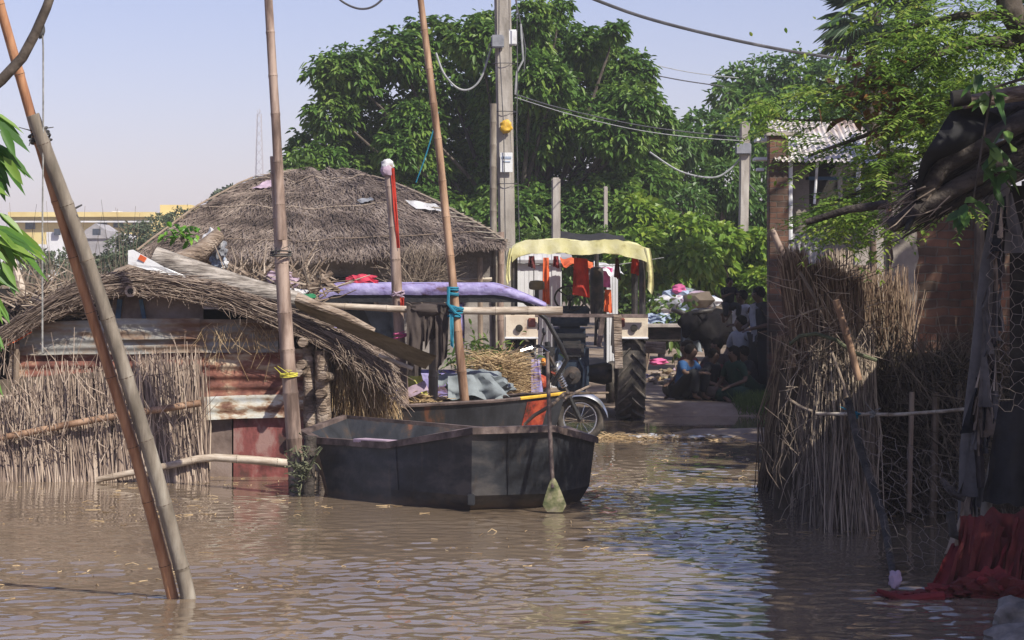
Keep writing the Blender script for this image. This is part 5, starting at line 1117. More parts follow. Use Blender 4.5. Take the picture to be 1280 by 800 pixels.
# leafy branch at the left edge
YL = 11.5
lt = thing('young_tree', 'young tree at the left edge with long pointed green leaves and a curved bare branch', 'tree', P(-150,900,YL))
mb = MB(); mb.tube([P(-150,900,YL), P(-140,500,YL), P(-120,250,YL), P(-60,140,YL), P(-20,118,YL), P(2,100,YL), P(28,72,YL), P(44,42,YL), P(58,10,YL), P(72,-30,YL)], [.06,.055,.05,.035,.028,.027,.026,.025,.024,.02], 'bark', 10)
for (a,b) in [((-120,250),(-10,150)),((-130,330),(-10,290)),((-135,420),(-15,350)),((-125,300),(5,305)),((-135,480),(-15,420))]: mb.tube([P(a[0],a[1],YL),P((a[0]+b[0])/2,(a[1]+b[1])/2-10,YL),P(b[0],b[1],YL)],[.02,.012,.005],'bark',6)
mb.build('trunk', lt)
mb = MB(); O=[];D=[];L=[];
def lf(x,y,dx,dy,l): O.append(tuple(P(x,y,YL+R.gauss(0,.05)))); D.append((dx,R.gauss(-.1,.25),-dy)); L.append(l*YL/F)
for (x,y,tx,ty) in [(-15,140,30,165),(-10,150,38,178),(-20,170,38,205),(0,160,22,195),(-15,190,14,230),(2,195,38,235),(-25,180,18,205),(-10,215,8,250),(5,185,40,215),
                    (-10,280,48,300),(-5,285,55,330),(-15,290,30,325),(0,290,20,335),(-20,300,12,320),(-10,300,50,318),(10,285,56,312),(-5,270,30,292),(-15,330,26,352),(0,325,24,360),(-20,345,10,390),(-10,380,8,400),(-20,395,6,430),(-15,410,10,440),(-20,370,5,345)]:
    for k in range(2): lf(x+R.uniform(-5,5),y+R.uniform(-5,5),tx-x+R.uniform(-4,4),ty-y+R.uniform(-4,4),math.hypot(tx-x,ty-y))
for i in range(90): x=R.uniform(-140,-20); y=R.uniform(120,460); lf(x,y,R.uniform(-20,60),R.uniform(0,60),45)
n_=len(O); mb.leaves(O,D,NP.normal(size=(n_,3))*.3+np.array([.2,-.8,.7]),np.array(L)*NP.uniform(.7,1.1,n_),.055*NP.uniform(.6,1.1,n_),'leaf_left',droop=.2); mb.build('foliage', lt)

# ------------------------------------------------------------------ far buildings
def win(mb_parent, x, y, w, h, Y):
    m = MB(); p = P(x,y,Y); m.box((p.x,Y-.06,p.z),(w*Y/F,.08,h*Y/F),'window'); m.build('window', mb_parent)
def block(t, x0, y0_, x1, y1_, Y, mat, name='wall', d=8):
    m = MB(); a = P(x0,y0_,Y); b = P(x1,y1_,Y); m.box(((a.x+b.x)/2,Y+d/2,(a.z+b.z)/2),(b.x-a.x,d,a.z-b.z),mat); return m.build(name, t, smooth=False)
YY = 150
t = thing('yellow_building', 'long pale yellow flat-roofed building on the horizon at the left', 'building', P(120,365,YY))
block(t,12,269,246,365,YY,'yellow_wall'); block(t,200,256,239,269,YY+1,'yellow_wall','roof_room'); block(t,10,265,192,271,YY-.5,'yellow_wall','parapet',9); block(t,10,276,190,278,YY-.45,'white_wall','cornice',.5)
block(t,140,264,150,268,YY,'white_wall','roof_tank',2)
for x in (38,128,148,172): win(t,x,282 if x<60 else 280,12,9,YY)
t = thing('white_house', 'small white house with a purple-grey gable in front of the yellow building', 'house', P(115,365,118))
block(t,58,290,140,365,118,'white_wall'); m = MB(); a=P(104,296,116); m.add([P(103,298,115.5),P(134,298,115.5),P(132,288,115.5),P(119,279,115.5),P(106,288,115.5)]+[P(103,298,115.5)+V(0,4,0),P(134,298,115.5)+V(0,4,0),P(132,288,115.5)+V(0,4,0),P(119,279,115.5)+V(0,4,0),P(106,288,115.5)+V(0,4,0)],[(4,3,2,1,0),(5,6,7,8,9),(2,3,8,7),(3,4,9,8),(1,2,7,6),(0,5,9,4)],'tin_shed'); m.build('gable',t,smooth=False); block(t,106,298,132,320,115.6,'tin_shed','gable_wall',3)
for x in (72,121): win(t,x,290,10 if x>100 else 8,8,114.9 if x>100 else 117.9)
t = thing('white_house', 'white house at the far left edge behind the leaves', 'house', P(20,365,100)); block(t,-40,305,50,365,100,'white_wall'); win(t,28,312,16,12,99.9); win(t,-10,312,12,12,99.9)
t = thing('lattice_mast', 'tall thin lattice mast on the horizon left of the thatched roof', 'mast', P(324,360,300))
mb = MB(); YA=300
for s_ in (-1,1):
    for q in (-1,1): mb.tube([P(324,360,YA)+V(s_*.9,q*.9,0), P(324,142,YA)+V(s_*.25,q*.25,0)], .07, 'mast', 4)
for k in range(18):
    y = 350-k*11.8; w = .9-(.65*k/18); 
    for s_ in (-1,1): mb.tube([P(324,y,YA)+V(-w*s_,-w,0), P(324,y-11.8,YA)+V(w*s_,-w,0)], .045, 'mast', 4)
mb.build('lattice', t); mb = MB(); mb.tube([P(324,142,YA),P(324,136,YA)],.06,'mast',4); mb.build('antenna', t)

# ------------------------------------------------------------------ right: hut with tin roof
YH = 33.0
t = thing('tin_roofed_hut', 'open fronted two-level hut with a rusty pale corrugated roof at the right', 'hut', P(1020,500,YH+1))
mb = MB()
def rf(u,v):
    x = P(966,0,YH).x+(1.62-.22*v)*u+.08*v; w = math.sin(x/.08*6.28)*.018; return V(x, YH-.3+1.9*v, P(0,201,YH-.3).z+.74*v+w-.03*u)
mb.grid(rf, 150, 8, 'roof_tin'); mb.build('roof', t)
mb = MB(); a = P(972,165,YH); mb.box((a.x,YH,(a.z+.1)/2),(.28,.30,a.z-.1),'brick',bev=.01)
mb.box(P(978,168,YH-.02),(.5,.34,.05),'concrete'); mb.build('brick_pillar', t)
mb = MB(); a = P(1000,200,YH+.3); mb.box((a.x,YH+.3,(a.z+.1)/2),(.24,.25,a.z-.1),'plaster',bev=.01); mb.build('pillar', t)
for (x,yb_) in ((988,300),(1050,262),(1073,262),(1022,255)):
    mb = MB(); mb.tube([P(x,198,YH-.1),P(x-(4 if x==1022 else 0),yb_,YH-.1)],.035 if x!=1022 else .02,'white_board' if x!=1050 else 'concrete',8); mb.build('post', t)
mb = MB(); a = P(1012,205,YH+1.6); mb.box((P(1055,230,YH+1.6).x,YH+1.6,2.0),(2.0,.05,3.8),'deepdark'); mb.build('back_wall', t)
mb = MB(); mb.box(P(1045,223,YH+.2),(.9,.05,.05),'blueish_board'); mb.box(P(1045,203,YH),(1.3,.05,.06),'deepdark'); mb.build('beam', t)
mb = MB(); corr(mb, 984,292,1032,330,YH-.1,'tin_shed',.08,.015,vert=True); mb.build('tin_panel', t)
mb = MB(); corr(mb, 980,430,1000,492,YH-.4,'tin_shed',.09,.02); mb.build('corrugated_strip', t)
mb = MB(); a=P(1060,262,YH+.4); b=P(1130,420,YH+.4); mb.box(((a.x+b.x)/2,YH+.4,(a.z+b.z)/2-.4),(b.x-a.x+1.2,.1,a.z-b.z+.8),'plaster'); mb.build('lower_wall', t)
mb = MB(); mb.box(P(951,175,YH+.3),(.16,.4,.05),'white_board'); mb.build('ledge', t); mb = MB(); mb.box(P(951,199,YH+.3),(.2,.4,.04),'white_board'); mb.build('ledge', t); mb = MB(); mb.box(P(950,212,YH+.2),(.1,.2,.04),'white_board'); mb.build('ledge', t)
# brick house
YQ = 22.5
t = thing('brick_house', 'old dark brick house with a plaster patch, in shade behind the reed fence', 'house', P(1190,520,YQ))
mb = MB(); a=P(1112,238,YQ); b=P(1300,450,YQ); mb.box(((a.x+b.x)/2+.6,YQ+.1,1.4),(b.x-a.x+1.2,.2,2.75+.0),'brick'); mb.build('brick_wall', t)
mb = MB(); vs=[]
def pl(u,v): return V(P(1114,0,YQ).x+.25*u+.05*noise.noise(V(v*9,0,0)), YQ-.02-.01*noise.noise(V(u*3,v*8,1)), 2.72-1.5*v)
mb.grid(pl, 6, 20, 'plaster'); mb.build('plaster_patch', t)
mb = MB(); mb.tube([P(1240,240,YQ-.2),P(1238,440,YQ-.2)],.07,'bark',8); mb.tube([P(1225,250,YQ-.25),P(1222,440,YQ-.25)],.05,'bark',8); mb.build('door_post', t)


# ------------------------------------------------------------------ dark eave of the nearest hut
YV = 15.0
t = thing('log_eave', 'eave of logs and torn tarpaulin jutting in at right, colours darkened for shade', 'roof', P(1300,300,YV))
mb = MB()
for (pts, r, m_) in [([(1420,60,YV+.4),(1285,115,YV),(1205,128,YV-.1)],.055,'log'),([(1420,110,YV+.4),(1280,150,YV),(1180,205,YV),(1150,250,YV)],.07,'dark_log'),([(1420,150,YV+.3),(1290,185,YV+.1),(1200,232,YV),(1112,283,YV)],.06,'dark_log'),([(1420,190,YV+.2),(1300,205,YV+.1),(1200,250,YV+.1),(1135,268,YV+.1)],.05,'dark_log'),([(1400,130,YV+.6),(1290,130,YV+.3),(1190,160,YV+.2)],.06,'dark_log'),([(1400,150,YV+.8),(1290,160,YV+.5),(1170,215,YV+.4)],.07,'dark_log'),([(1110,255,YV+.6),(1060,262,YV+.7),(1008,278,YV+.8)],.028,'dark_log')]:
    q=[P(*p) for p in pts]; mb.tube(q,[r*1.15]+[r]*(len(q)-2)+[r*.8],m_,10)
mb.build('log', t); mb = MB()
def slab(u, v): y = 13.2+4.4*v; return V(3.75+(y-15)*.235+3.4*u, y, 2.85+.5*u+.25*v+.05*noise.noise(V(u*6,v*6,3)))
mb.grid(slab, 14, 14, 'thatch_under'); mb.grid(lambda u,v: slab(u,v)+V(0,0,-.15), 14, 14, 'thatch_under'); mb.build('roof_slab', t); mb = MB()
mb.tube([P(1190,124,YV-.2),P(1212,121,YV-.2)],.055,'deepdark',12); mb.build('log', t)
mb = MB(); A=[];B=[]
for i in range(1100):
    k=R.random(); x=1290-130*k; y=R.uniform(135,200)+80*k*.9; a=P(x,y+R.gauss(0,6),YV+R.uniform(0,.35)); l=R.uniform(.1,.34); A.append(tuple(a)); B.append(tuple(a+V(-l*.7,R.gauss(0,.03),-l*.42+R.gauss(0,.03))))
MT['eave_shade_tone'] = M('eave_shade_tone', flat3((.012,.010,.009),(.035,.029,.025),(.10,.085,.075)), .9, (2,2,2), var=.7)  # near-black thatch tone carries the eave's shade in its colour
mb.strands(A,B,.006,.003,'eave_shade_tone',.03)
A=[];B=[]
for i in range(90):
    a=P(R.uniform(1130,1200),R.uniform(228,262),YV+R.uniform(-.1,.3)); l=R.uniform(.1,.4); A.append(tuple(a)); B.append(tuple(a+V(-l*.85,R.gauss(0,.03),-l*.4+R.gauss(0,.07))))
mb.strands(A,B,.005,.002,'reed_dull',.04); mb.build('thatch', t)
mb = MB()
def tp(u,v):
    pts=[(1215,128),(1190,140),(1165,175),(1150,205),(1142,250),(1130,285)]; k=u*4.999; i=int(k); f=k-i; x=pts[i][0]*(1-f)+pts[i+1][0]*f; y=pts[i][1]*(1-f)+pts[i+1][1]*f
    w = 70*(1-u)**1.2+6; return P(x+w*v, y+w*.5*v+2*math.sin(u*20), YV-.15+.12*math.sin(u*9+v*3)+.25*v)
mb.grid(tp, 40, 8, 'c_black'); mb.build('torn_tarpaulin', t)
mb = MB(); mb.sheet(P(1200,185,YV-.05),P(1250,165,YV-.05),P(1255,175,YV-.05),P(1205,195,YV-.05),'c_tarp',8,4,.02,1); mb.build('blue_sheet', t)
# broad leaves in front of the eave
mb = MB(); O=[];D=[];N_=[]
for (x,y,l) in [(1228,120,28),(1240,130,20),(1210,250,30),(1215,262,34),(1205,265,26),(1232,180,26),(1245,192,26),(1262,205,22),(1262,218,20),(1240,210,24),(1255,170,20),(1245,222,20),(1222,95,22)]:
    for q in range(3): O.append(tuple(P(x+R.gauss(0,6),y+R.gauss(0,6),YV-.5))); D.append((R.gauss(0,.7),R.gauss(-.3,.3),-.6+R.gauss(0,.4)))
n_=len(O); mb.leaves(O,D,NP.normal(size=(n_,3))*.3+np.array([0,-.5,.7]),.14,.075,'leaf_mid',droop=.2); A=[]; 
mb.tube([P(1290,95,YV-.5),P(1240,110,YV-.5),P(1228,180,YV-.5),P(1215,260,YV-.5)],[.012,.01,.008,.005],'bark',6); one('climbing_plant', mb, 'climbing stem with dark broad leaves hanging in front of the log eave', 'climber')

# ------------------------------------------------------------------ reed sheaf fence
YRf = GY(655)
t = thing('reed_sheaf', 'tall bound sheaf of reed stalks standing in the water at the right, frayed brown top', 'reeds', P(1030,655,YRf))
mb = MB(); A=[];B=[];r_=[]
def fr(u, v):   # u across 0..1, v 0 base..1 tie ; centre surface
    pass
for i in range(5200):
    u = R.random(); ang = R.uniform(0,math.pi); dep = .35*math.sin(ang)
    xb = 955+133*u+R.gauss(0,7); yb_ = 600+62*min(1,u*1.6) if u<.6 else 655+R.gauss(0,3)
    Yb_ = GY(max(610,yb_+R.gauss(0,5)))+R.uniform(0,.35); xt = 992+84*u+R.gauss(0,9); yt = 420+14*noise.noise(V(u*5,0,0))+R.gauss(0,6)
    a = P(xb,0,Yb_); a.z=-.1; b = P(xt,yt,18.4+R.uniform(0,.35)); A.append(tuple(a)); B.append(tuple(b))
mb.strands(A,B,.0052,.0035,'reed_dull',.022); A=[];B=[]
for i in range(260):
    u=R.random(); k=R.random(); x=(955+133*u)*(1-k)+(992+84*u)*k; y=640-210*k; a=P(x,y,17.75+.55*k+(.5-u)*.5*0); l=R.uniform(.08,.4); an=R.gauss(0,.55); A.append(tuple(a)); B.append(tuple(a+V(math.sin(an)*l,-.03,(-1)**i*math.cos(an)*l)))
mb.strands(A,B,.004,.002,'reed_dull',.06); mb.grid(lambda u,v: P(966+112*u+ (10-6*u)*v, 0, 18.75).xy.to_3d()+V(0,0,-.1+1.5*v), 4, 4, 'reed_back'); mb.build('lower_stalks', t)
mb = MB(); A=[];B=[]
for i in range(1700):
    u = R.random(); xt = 992+84*u+R.gauss(0,3); a = P(xt,440+R.gauss(0,10),18.4+R.uniform(0,.35)); tx = 976+ (100*u)+R.gauss(0,4); ty = 326+22*max(0,u-.45)*2+R.gauss(0,7)-6*math.sin(u*6)
    if .28 < u < .5: ty += 18
    A.append(tuple(a)); B.append(tuple(P(tx,ty,18.35+R.uniform(-.05,.5))))
mb.strands(A,B,.006,.003,'reed_brown',.02)
A=[];B=[]
for i in range(160):
    a = P(R.uniform(975,1095),R.uniform(330,470),18.3); l=R.uniform(.1,.4); an=R.gauss(0,.9); A.append(tuple(a)); B.append(tuple(a+V(math.sin(an)*l,-.05,math.cos(an)*l*.7)))
mb.strands(A,B,.004,.002,'reed',.08); mb.build('upper_stalks', t)
mb = MB(); mb.tube([P(988,430,18.3),P(1000,420,18.2),P(1020,417,18.15),P(1045,425,18.1),P(1066,440,18.1),P(1095,450,18.2)],.016,'rope_green',7); mb.tube([P(985,498,18.2),P(1000,508,18.05),P(1015,514,18)],.012,'stick',6); mb.build('binding_rope', t)
bamboo('bamboo_pole', [P(964,286,19.2),P(981,322,19.2),P(1003,440,19.2)], (.030,.028), 'bamboo_pink', 'pinkish bamboo end poking up left out of the reed sheaf', 'pole')
bamboo('bamboo_pole', [P(1045,375,18.0),P(1062,430,18.0),P(1074,475,18.0)], (.03,.028), 'bamboo_tan', 'short tan bamboo leaning on the right front of the reed sheaf', 'pole')
mb = MB(); mb.tube([P(1060,500,17.2),P(1075,560,16.8),P(1105,650,16.2),P(1118,728,GY(735))],[.03,.032,.03,.022],'dark_log',9); mb.blob(P(1119,725,GY(738)),(.04,.04,.06),'c_lilac',2,.4)
one('stake', mb, 'dark slanting stake with a pale tip in the water right of the reed sheaf', 'stake')
t = thing('stick_bunch','loose bare sticks leaning against the front of the reed sheaf','sticks',P(1055,650,17.9))
for (a,b,r) in [((1075,560),(1032,655),.012),((1080,570),(1060,640),.010),((1040,440),(1065,520),.01),((1000,340),(1030,400),.012),((1056,480),(1050,590),.012),((1075,560),(1095,660),.012)]:
    mb = MB(); mb.tube([P(a[0],a[1],17.9),P((a[0]+b[0])/2+2,(a[1]+b[1])/2,17.8),P(b[0],b[1],17.8)],[r,r,r*.6],'stick',6); mb.build('stick', t)
# brush fence behind
t = thing('brush_fence', 'dark woven brushwood fence between the reed sheaf and the wrapped post', 'fence', P(1150,650,18.9))
mb = MB(); A=[];B=[]
for i in range(3600):
    x=R.uniform(1065,1330); y=R.uniform(452,670); Y=18.7+R.uniform(-.1,.25)-(x-1065)*.004; a=P(x,y,Y); l=R.uniform(.1,.45); an=R.gauss(0,.6) if R.random()<.7 else R.uniform(-1.5,1.5); A.append(tuple(a)); B.append(tuple(a+V(math.sin(an)*l,R.gauss(0,.04),math.cos(an)*l)))
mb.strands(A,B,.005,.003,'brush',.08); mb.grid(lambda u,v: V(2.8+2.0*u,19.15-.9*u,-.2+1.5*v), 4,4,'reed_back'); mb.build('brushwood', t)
mb = MB(); A=[];B=[]
for i in range(900):
    x=R.uniform(1060,1135); a=P(x,460+R.gauss(0,10),19.3+R.uniform(-.1,.2)); A.append(tuple(a)); B.append(tuple(P(x+R.gauss(0,9),R.uniform(330,400),19.3+R.uniform(-.2,.2))))
mb.strands(A,B,.005,.002,'reed_brown',.03); mb.build('frayed_top', t)
bamboo('rail', [P(1020,517,17.7),P(1120,518,17.3),P(1180,514,17.0),P(1285,503,16.5)], .014, 'bamboo_pale', '', parent=t)
mb = MB(); lashing(mb,P(1068,519,17.5),(1,0,0),.022,'c_teal',4,.014,2); mb.build('rail_tie', t); mb=MB(); lashing(mb,P(1092,518,17.4),(1,0,0),.02,'rope',3,.01,3); mb.build('rail_tie', t); mb=MB(); lashing(mb,P(1240,509,16.6),(1,0,0),.02,'rope_green',6,.014,2); mb.build('rail_tie', t)
for (x,y0_,y1_,r,m_) in ((1140,490,640,.022,'reed'),(1170,490,650,.03,'stick'),(1200,480,660,.02,'stick')):
    mb=MB(); mb.tube([P(x,y0_,18.2),P(x-4,y1_,18.2)],r,m_,7); mb.build('stake', t)
conc_pole('concrete_post', 1098, 281, 12, 20.5, 'short square concrete post standing behind the reed sheaf', 'concrete')
bamboo('bamboo_pole', [P(1091,300,19.6),P(1092,452,19.6)], .032, 'bamboo_pink', 'upright pinkish bamboo in front of the short concrete post', 'pole')
bamboo('bamboo_pole', [P(1100,385,19.3),P(1101,452,19.3)], .04, 'bamboo_tan', 'short thick tan bamboo stub right of the upright pinkish one', 'pole')
mb = MB(); mb.box(P(1083,305,21),(.2,.2,.35),'plaster',bev=.02); mb.box(P(1083,296,20.88),(.08,.02,.08),'deepdark'); mb.box(P(1076,322,20.9),(.12,.1,.14),'concrete_pink'); one('broken_masonry', mb, 'lump of broken masonry with a dark hole left of the short concrete post','masonry')
mb = MB(); A=[];B=[]
for i in range(900):
    x=R.uniform(1035,1085); a=P(x,400,22+R.uniform(-.2,.2)); A.append(tuple(a)); B.append(tuple(P(x+R.gauss(0,6),R.uniform(310,345),22)))
mb.strands(A,B,.008,.004,'reed_dull',.03); one('reed_screen', mb, 'greyish reed panel behind the gap between reed sheaf and concrete post', 'screen')

# wrapped post, wire net, cloths
t = thing('wrapped_post', 'leaning post wrapped in grey plastic strips near the right edge', 'post', P(1210,700,15))
mb = MB(); mb.tube([P(1256,225,15.1),P(1236,330,15),P(1224,450,15),P(1212,560,15),P(1208,700,15)],[.045,.055,.06,.065,.065],'c_dimgrey',12)
for k in range(60):
    f=R.random(); a=P(1256-46*f+R.gauss(0,5),235+400*f,14.9-R.uniform(0,.05)); l=R.uniform(.1,.4); mb.sheet(a,a+V(.025,0,.01),a+V(.02+R.gauss(0,.06),-.03,-l),a+V(-.02+R.gauss(0,.03),-.02,-l),('c_dimgrey','c_dimgrey','c_black','stick','c_brown')[k%5],3,12,.02,1,k)
mb.build('post', t)
bamboo('bamboo_pole', [P(1246,560,14.8),P(1232,640,14.8),P(1226,735,14.8)], .036, 'bamboo_grey', 'short grey bamboo beside the wrapped post above the red cloth', 'pole')
mb = MB(); mb.tube([P(1178,600,14.6),P(1192,618,14.5),P(1206,624,14.5)],.022,'dark_log',8); mb.tube([P(1188,640,14.6),P(1192,668,14.6),P(1206,672,14.6)],.03,'rubber',8); one('forked_branch', mb, 'short dark forked branch sticking left out of the wrapped post', 'branch')
mb = MB(); mb.sheet(P(1250,502,14.6),P(1330,498,14.6),P(1330,640,14.6),P(1228,628,14.6),'c_navy',20,20,.05,2.5,3); one('cloth', mb, 'dark navy cloth hanging from the rail at the right edge', 'cloth')
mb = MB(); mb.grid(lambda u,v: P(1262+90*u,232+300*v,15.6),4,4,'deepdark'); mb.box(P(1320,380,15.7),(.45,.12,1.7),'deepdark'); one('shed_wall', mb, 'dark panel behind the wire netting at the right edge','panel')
mb = MB()
mb.sheet(P(1212,645,14.3),P(1300,635,14.3),P(1310,765,13.7),P(1215,755,13.8),'c_netred',40,40,.10,2.3,1)
for k in range(9):
    x = 1188+k*12+R.uniform(-5,5); y = 640+R.uniform(-5,45); mb.sheet(P(x,y,14.1),P(x+22,y+5,14.1),P(x+R.uniform(-10,25),758,13.7),P(x-R.uniform(5,40),755,13.65),'c_netred' if k%3 else 'c_maroon',8,24,.05,1.2,k)
for k,(x,y,rx,rz) in enumerate([(1235,738,.16,.11),(1208,742,.15,.075),(1180,744,.14,.05),(1150,747,.15,.035),(1122,745,.12,.022),(1250,745,.2,.1)]): mb.blob(P(x,y,13.75-.02*k),(rx,.13,rz),'c_netred' if k%2 else 'c_maroon',k+3,.75,2.6,4)
one('red_cloth', mb, 'crumpled dull red cloth trailing into the water under the wrapped post', 'cloth')
mb = MB(); mb.tube([P(1097,738,13.6),P(1130,750,13.5),P(1180,745,13.5)],[.012,.03,.03],'c_maroon',8); one('rag', mb, 'dark red rag tip floating left of the red cloth', 'rag')
def hexnet(mb, fn, nx, ny, r):
    import itertools
    seen=set()
    for i in range(nx):
        for j in range(ny):
            cx_=(i*1.5); cy_=(j+(i%2)*.5)*1.732
            pts=[(cx_+math.cos(k*math.pi/3),cy_+math.sin(k*math.pi/3)) for k in range(6)]
            for k in range(6):
                a,b=pts[k],pts[(k+1)%6]; key=tuple(sorted([(round(a[0],2),round(a[1],2)),(round(b[0],2),round(b[1],2))]))
                if key in seen: continue
                seen.add(key); mb.tube([fn(*a),fn(*b)],r,'mesh_wire',4,cap=False)
mb = MB(); hexnet(mb, lambda x,y: P(1245+x*9+8*noise.noise(V(x,y,0)), 258+y*8.2+4*noise.noise(V(x,y,5)), 14.3+.08*noise.noise(V(x*.4,y*.4,1))), 6, 18, .0022)
one('wire_netting', mb, 'rusty hexagonal wire netting stretched at the right edge beside the wrapped post', 'netting')
mb = MB(); hexnet(mb, lambda x,y: P(1085+x*9+y*2.2+11*noise.noise(V(x*.7,y*.7,0)), 545+y*8.6+x*3.0+5*noise.noise(V(x*.7,y*.7,5)), 15.2+.1*noise.noise(V(x*.4,y*.4,1))-.02*y), 11, 12, .0020)
one('wire_netting', mb, 'slack wire netting sagging toward the water between dark stake and red cloth', 'netting')
mb = MB(); mb.blob(P(1278,775,12.6),(.16,.15,.13),'stone',2,.3,1.5,4); one('rock', mb, 'rounded grey rock at the bottom right corner', 'rock')
mb = MB(); mb.blob(P(1285,800,11.9),(.2,.2,.09),'stone',5,.3,1.5,4); one('rock', mb, 'low wet stone just below the rounded grey rock', 'rock')

# ------------------------------------------------------------------ rubbish heap, ledge, log beyond the tractor
mb = MB(); CC=['c_white','c_lilac','c_grey','c_ltblue','c_brown','c_white','c_tarp','board','c_lilac','brush']
for i in range(60):
    x=R.uniform(808,900); y=392-22*math.sin((x-800)/110*3.14)+R.uniform(-4,18); r=R.uniform(.08,.22); mb.blob(P(x,y,44+R.uniform(-.6,.6)),(r*1.4,r,r*.7),CC[i%10],i,.6,2.2,2)
mb.blob(P(848,361,43.6),(.13,.1,.09),'c_pink',3,.4); mb.blob(P(855,400,44.6),(.9,.6,.5),'brush',3,.3)
one('rubbish_heap', mb, 'heap of white, pink and grey plastic rubbish behind the buffalo', 'rubbish heap')
mb = MB(); mb.blob(P(890,378,50),(1.6,1,.55),'brush',3,.3,1.5,4); one('earth_heap', mb, 'low brown brush mound behind the buffalo and the rubbish', 'mound')
mb = MB(); mb.box(P(835,407,39),(.86,.5,.06),'concrete_pink',bev=.01); mb.box(P(833,418,39.1),(.74,.4,.24),'dark_log',bev=.01); one('wooden_platform', mb, 'low wooden platform with a pinkish top between tractor and buffalo', 'platform')
mb = MB(); mb.tube([P(804,434,37),P(832,435,37)],.10,'log',12); one('log', mb, 'short thick log lying by the tractor wheel under the platform','log')
mb = MB(); mb.sheet(P(810,392,40.3),P(845,392,40.3),P(848,405,40),P(808,405,40),'c_ltblue',10,6,.05,2); one('plastic_sheet', mb,'blue-grey plastic sheet lying on the low wooden platform','plastic sheet')
mb = MB(); mb.sheet(P(852,398,37.5),P(868,394,37.5),P(878,440,37.2),P(850,445,37.2),'c_tarp',12,12,.06,2,4); one('plastic_sheet', mb,'pale torn plastic hanging left of the buffalo head','plastic sheet')
mb = MB()
for i in range(26): p=P(R.uniform(806,850),0,R.uniform(38,44)); p.z=H(p.x,p.y)+.03; mb.blob(p,(R.uniform(.04,.12),.08,R.uniform(.02,.06)),R.choice(['c_lilac','hay','hay','c_white','board','brush','log']),i,.5,2,2)
mb.blob(P(822,452,41),(.16,.1,.06),'c_pink',3,.5); mb.build('litter', kind='stuff', label='scattered pink and brown litter on the sunlit lane', cat='litter')
mb = MB()
for i in range(60):
    p=V(R.uniform(1.35,2.6),0,0); p.y=27.2+R.uniform(-.15,.35)+.1*math.sin(p.x*5); p.z=.02; q=R.uniform(.02,.06); mb.blob(p,(q*1.6,q,q*.6),R.choice(['brush','board','stick','c_white','c_grey','hay']),i,.4,2,1)
A=[];B=[]
for i in range(220): a=V(R.uniform(.9,2.7),27.2+R.uniform(-.3,.5),.01); an=R.uniform(-1,1); A.append(tuple(a)); B.append(tuple(a+V(R.choice((-1,1))*R.uniform(.05,.25),an*.08,R.uniform(0,.04))))
mb.strands(A,B,.006,.003,'hay',.1); mb.build('flood_debris', kind='stuff', label='line of floating straw and bits at the edge of the mud spit', cat='debris')

mb = MB(); A=[];B=[]
for i in range(420):
    cx_, cy_ = R.choice([(-3.2,21.0),(-1.2,19.6),(1.5,21.5),(2.3,17.6),(-2.4,14.6),(.6,16.4),(1.9,24.5),(-3.0,18.5)]); a=V(cx_+R.gauss(0,.7),cy_+R.gauss(0,.6),.004); an=R.uniform(0,6.28); l=R.uniform(.02,.13); A.append(tuple(a)); B.append(tuple(a+V(math.cos(an)*l,math.sin(an)*l,.003)))
mb.strands(A,B,.0035,.002,'hay',.1); mb.build('floating_straw', kind='stuff', label='scattered bits of straw floating on the brown flood water', cat='straw')
# ------------------------------------------------------------------ people
def skin_mesh(chain, name, sub=2):
    """chain: list of (co, radius, parent index)"""
    me = bpy.data.meshes.new('tmp'); me.from_pydata([c[0] for c in chain], [(c[2], i) for i, c in enumerate(chain) if c[2] is not None], [])
    o = bpy.data.objects.new('tmp', me); COL.objects.link(o)
    m = o.modifiers.new('s', 'SKIN'); m.use_smooth_shade = True
    for i, c in enumerate(chain):
        r = c[1]; me.skin_vertices[0].data[i].radius = r if hasattr(r, '__len__') else (r, r)
    me.skin_vertices[0].data[0].use_root = True
    s_ = o.modifiers.new('ss', 'SUBSURF'); s_.levels = sub; s_.render_levels = sub
    dg = bpy.context.evaluated_depsgraph_get(); dg.update(); ev = o.evaluated_get(dg)
    out = bpy.data.meshes.new_from_object(ev); bpy.data.objects.remove(o); out.name = name; return out
POSES = {}
def mk(p, ch, nk, hd, el, wr, kn, an, lean=0): return dict(p=p, ch=ch, nk=nk, hd=hd, el=el, wr=wr, kn=kn, an=an)
POSES['stand'] = dict(p=(0,0,.90), ch=(0,.0,1.22), nk=(0,0,1.38), hd=(0,-.02,1.53), el=[(-.25,.02,1.08),(.25,.02,1.08)], wr=[(-.23,-.08,.84),(.23,-.08,.84)], kn=[(-.10,-.03,.47),(.10,-.03,.47)], an=[(-.10,.02,.07),(.10,.02,.07)])
POSES['carry'] = dict(p=(0,0,.90), ch=(0,.0,1.22), nk=(0,0,1.38), hd=(.02,-.02,1.53), el=[(-.26,-.08,1.12),(.26,-.05,1.10)], wr=[(-.18,-.28,1.22),(.02,-.26,1.08)], kn=[(-.10,-.03,.47),(.10,-.03,.47)], an=[(-.10,.02,.07),(.10,.02,.07)])
POSES['lean'] = dict(p=(0,0,.90), ch=(0,.02,1.22), nk=(0,-.01,1.38), hd=(0,-.05,1.52), el=[(-.25,-.02,1.08),(.24,.0,1.08)], wr=[(-.08,-.2,1.05),(.10,-.2,1.02)], kn=[(-.10,-.06,.47),(.10,.0,.47)], an=[(-.12,-.05,.07),(.10,.05,.07)])
POSES['cross'] = dict(p=(0,0,.13), ch=(0,-.04,.44), nk=(0,-.07,.60), hd=(0,-.10,.75), el=[(-.26,-.08,.33),(.26,-.08,.33)], wr=[(-.15,-.28,.25),(.15,-.28,.25)], kn=[(-.33,-.24,.16),(.33,-.24,.16)], an=[(.10,-.34,.07),(-.10,-.30,.07)])
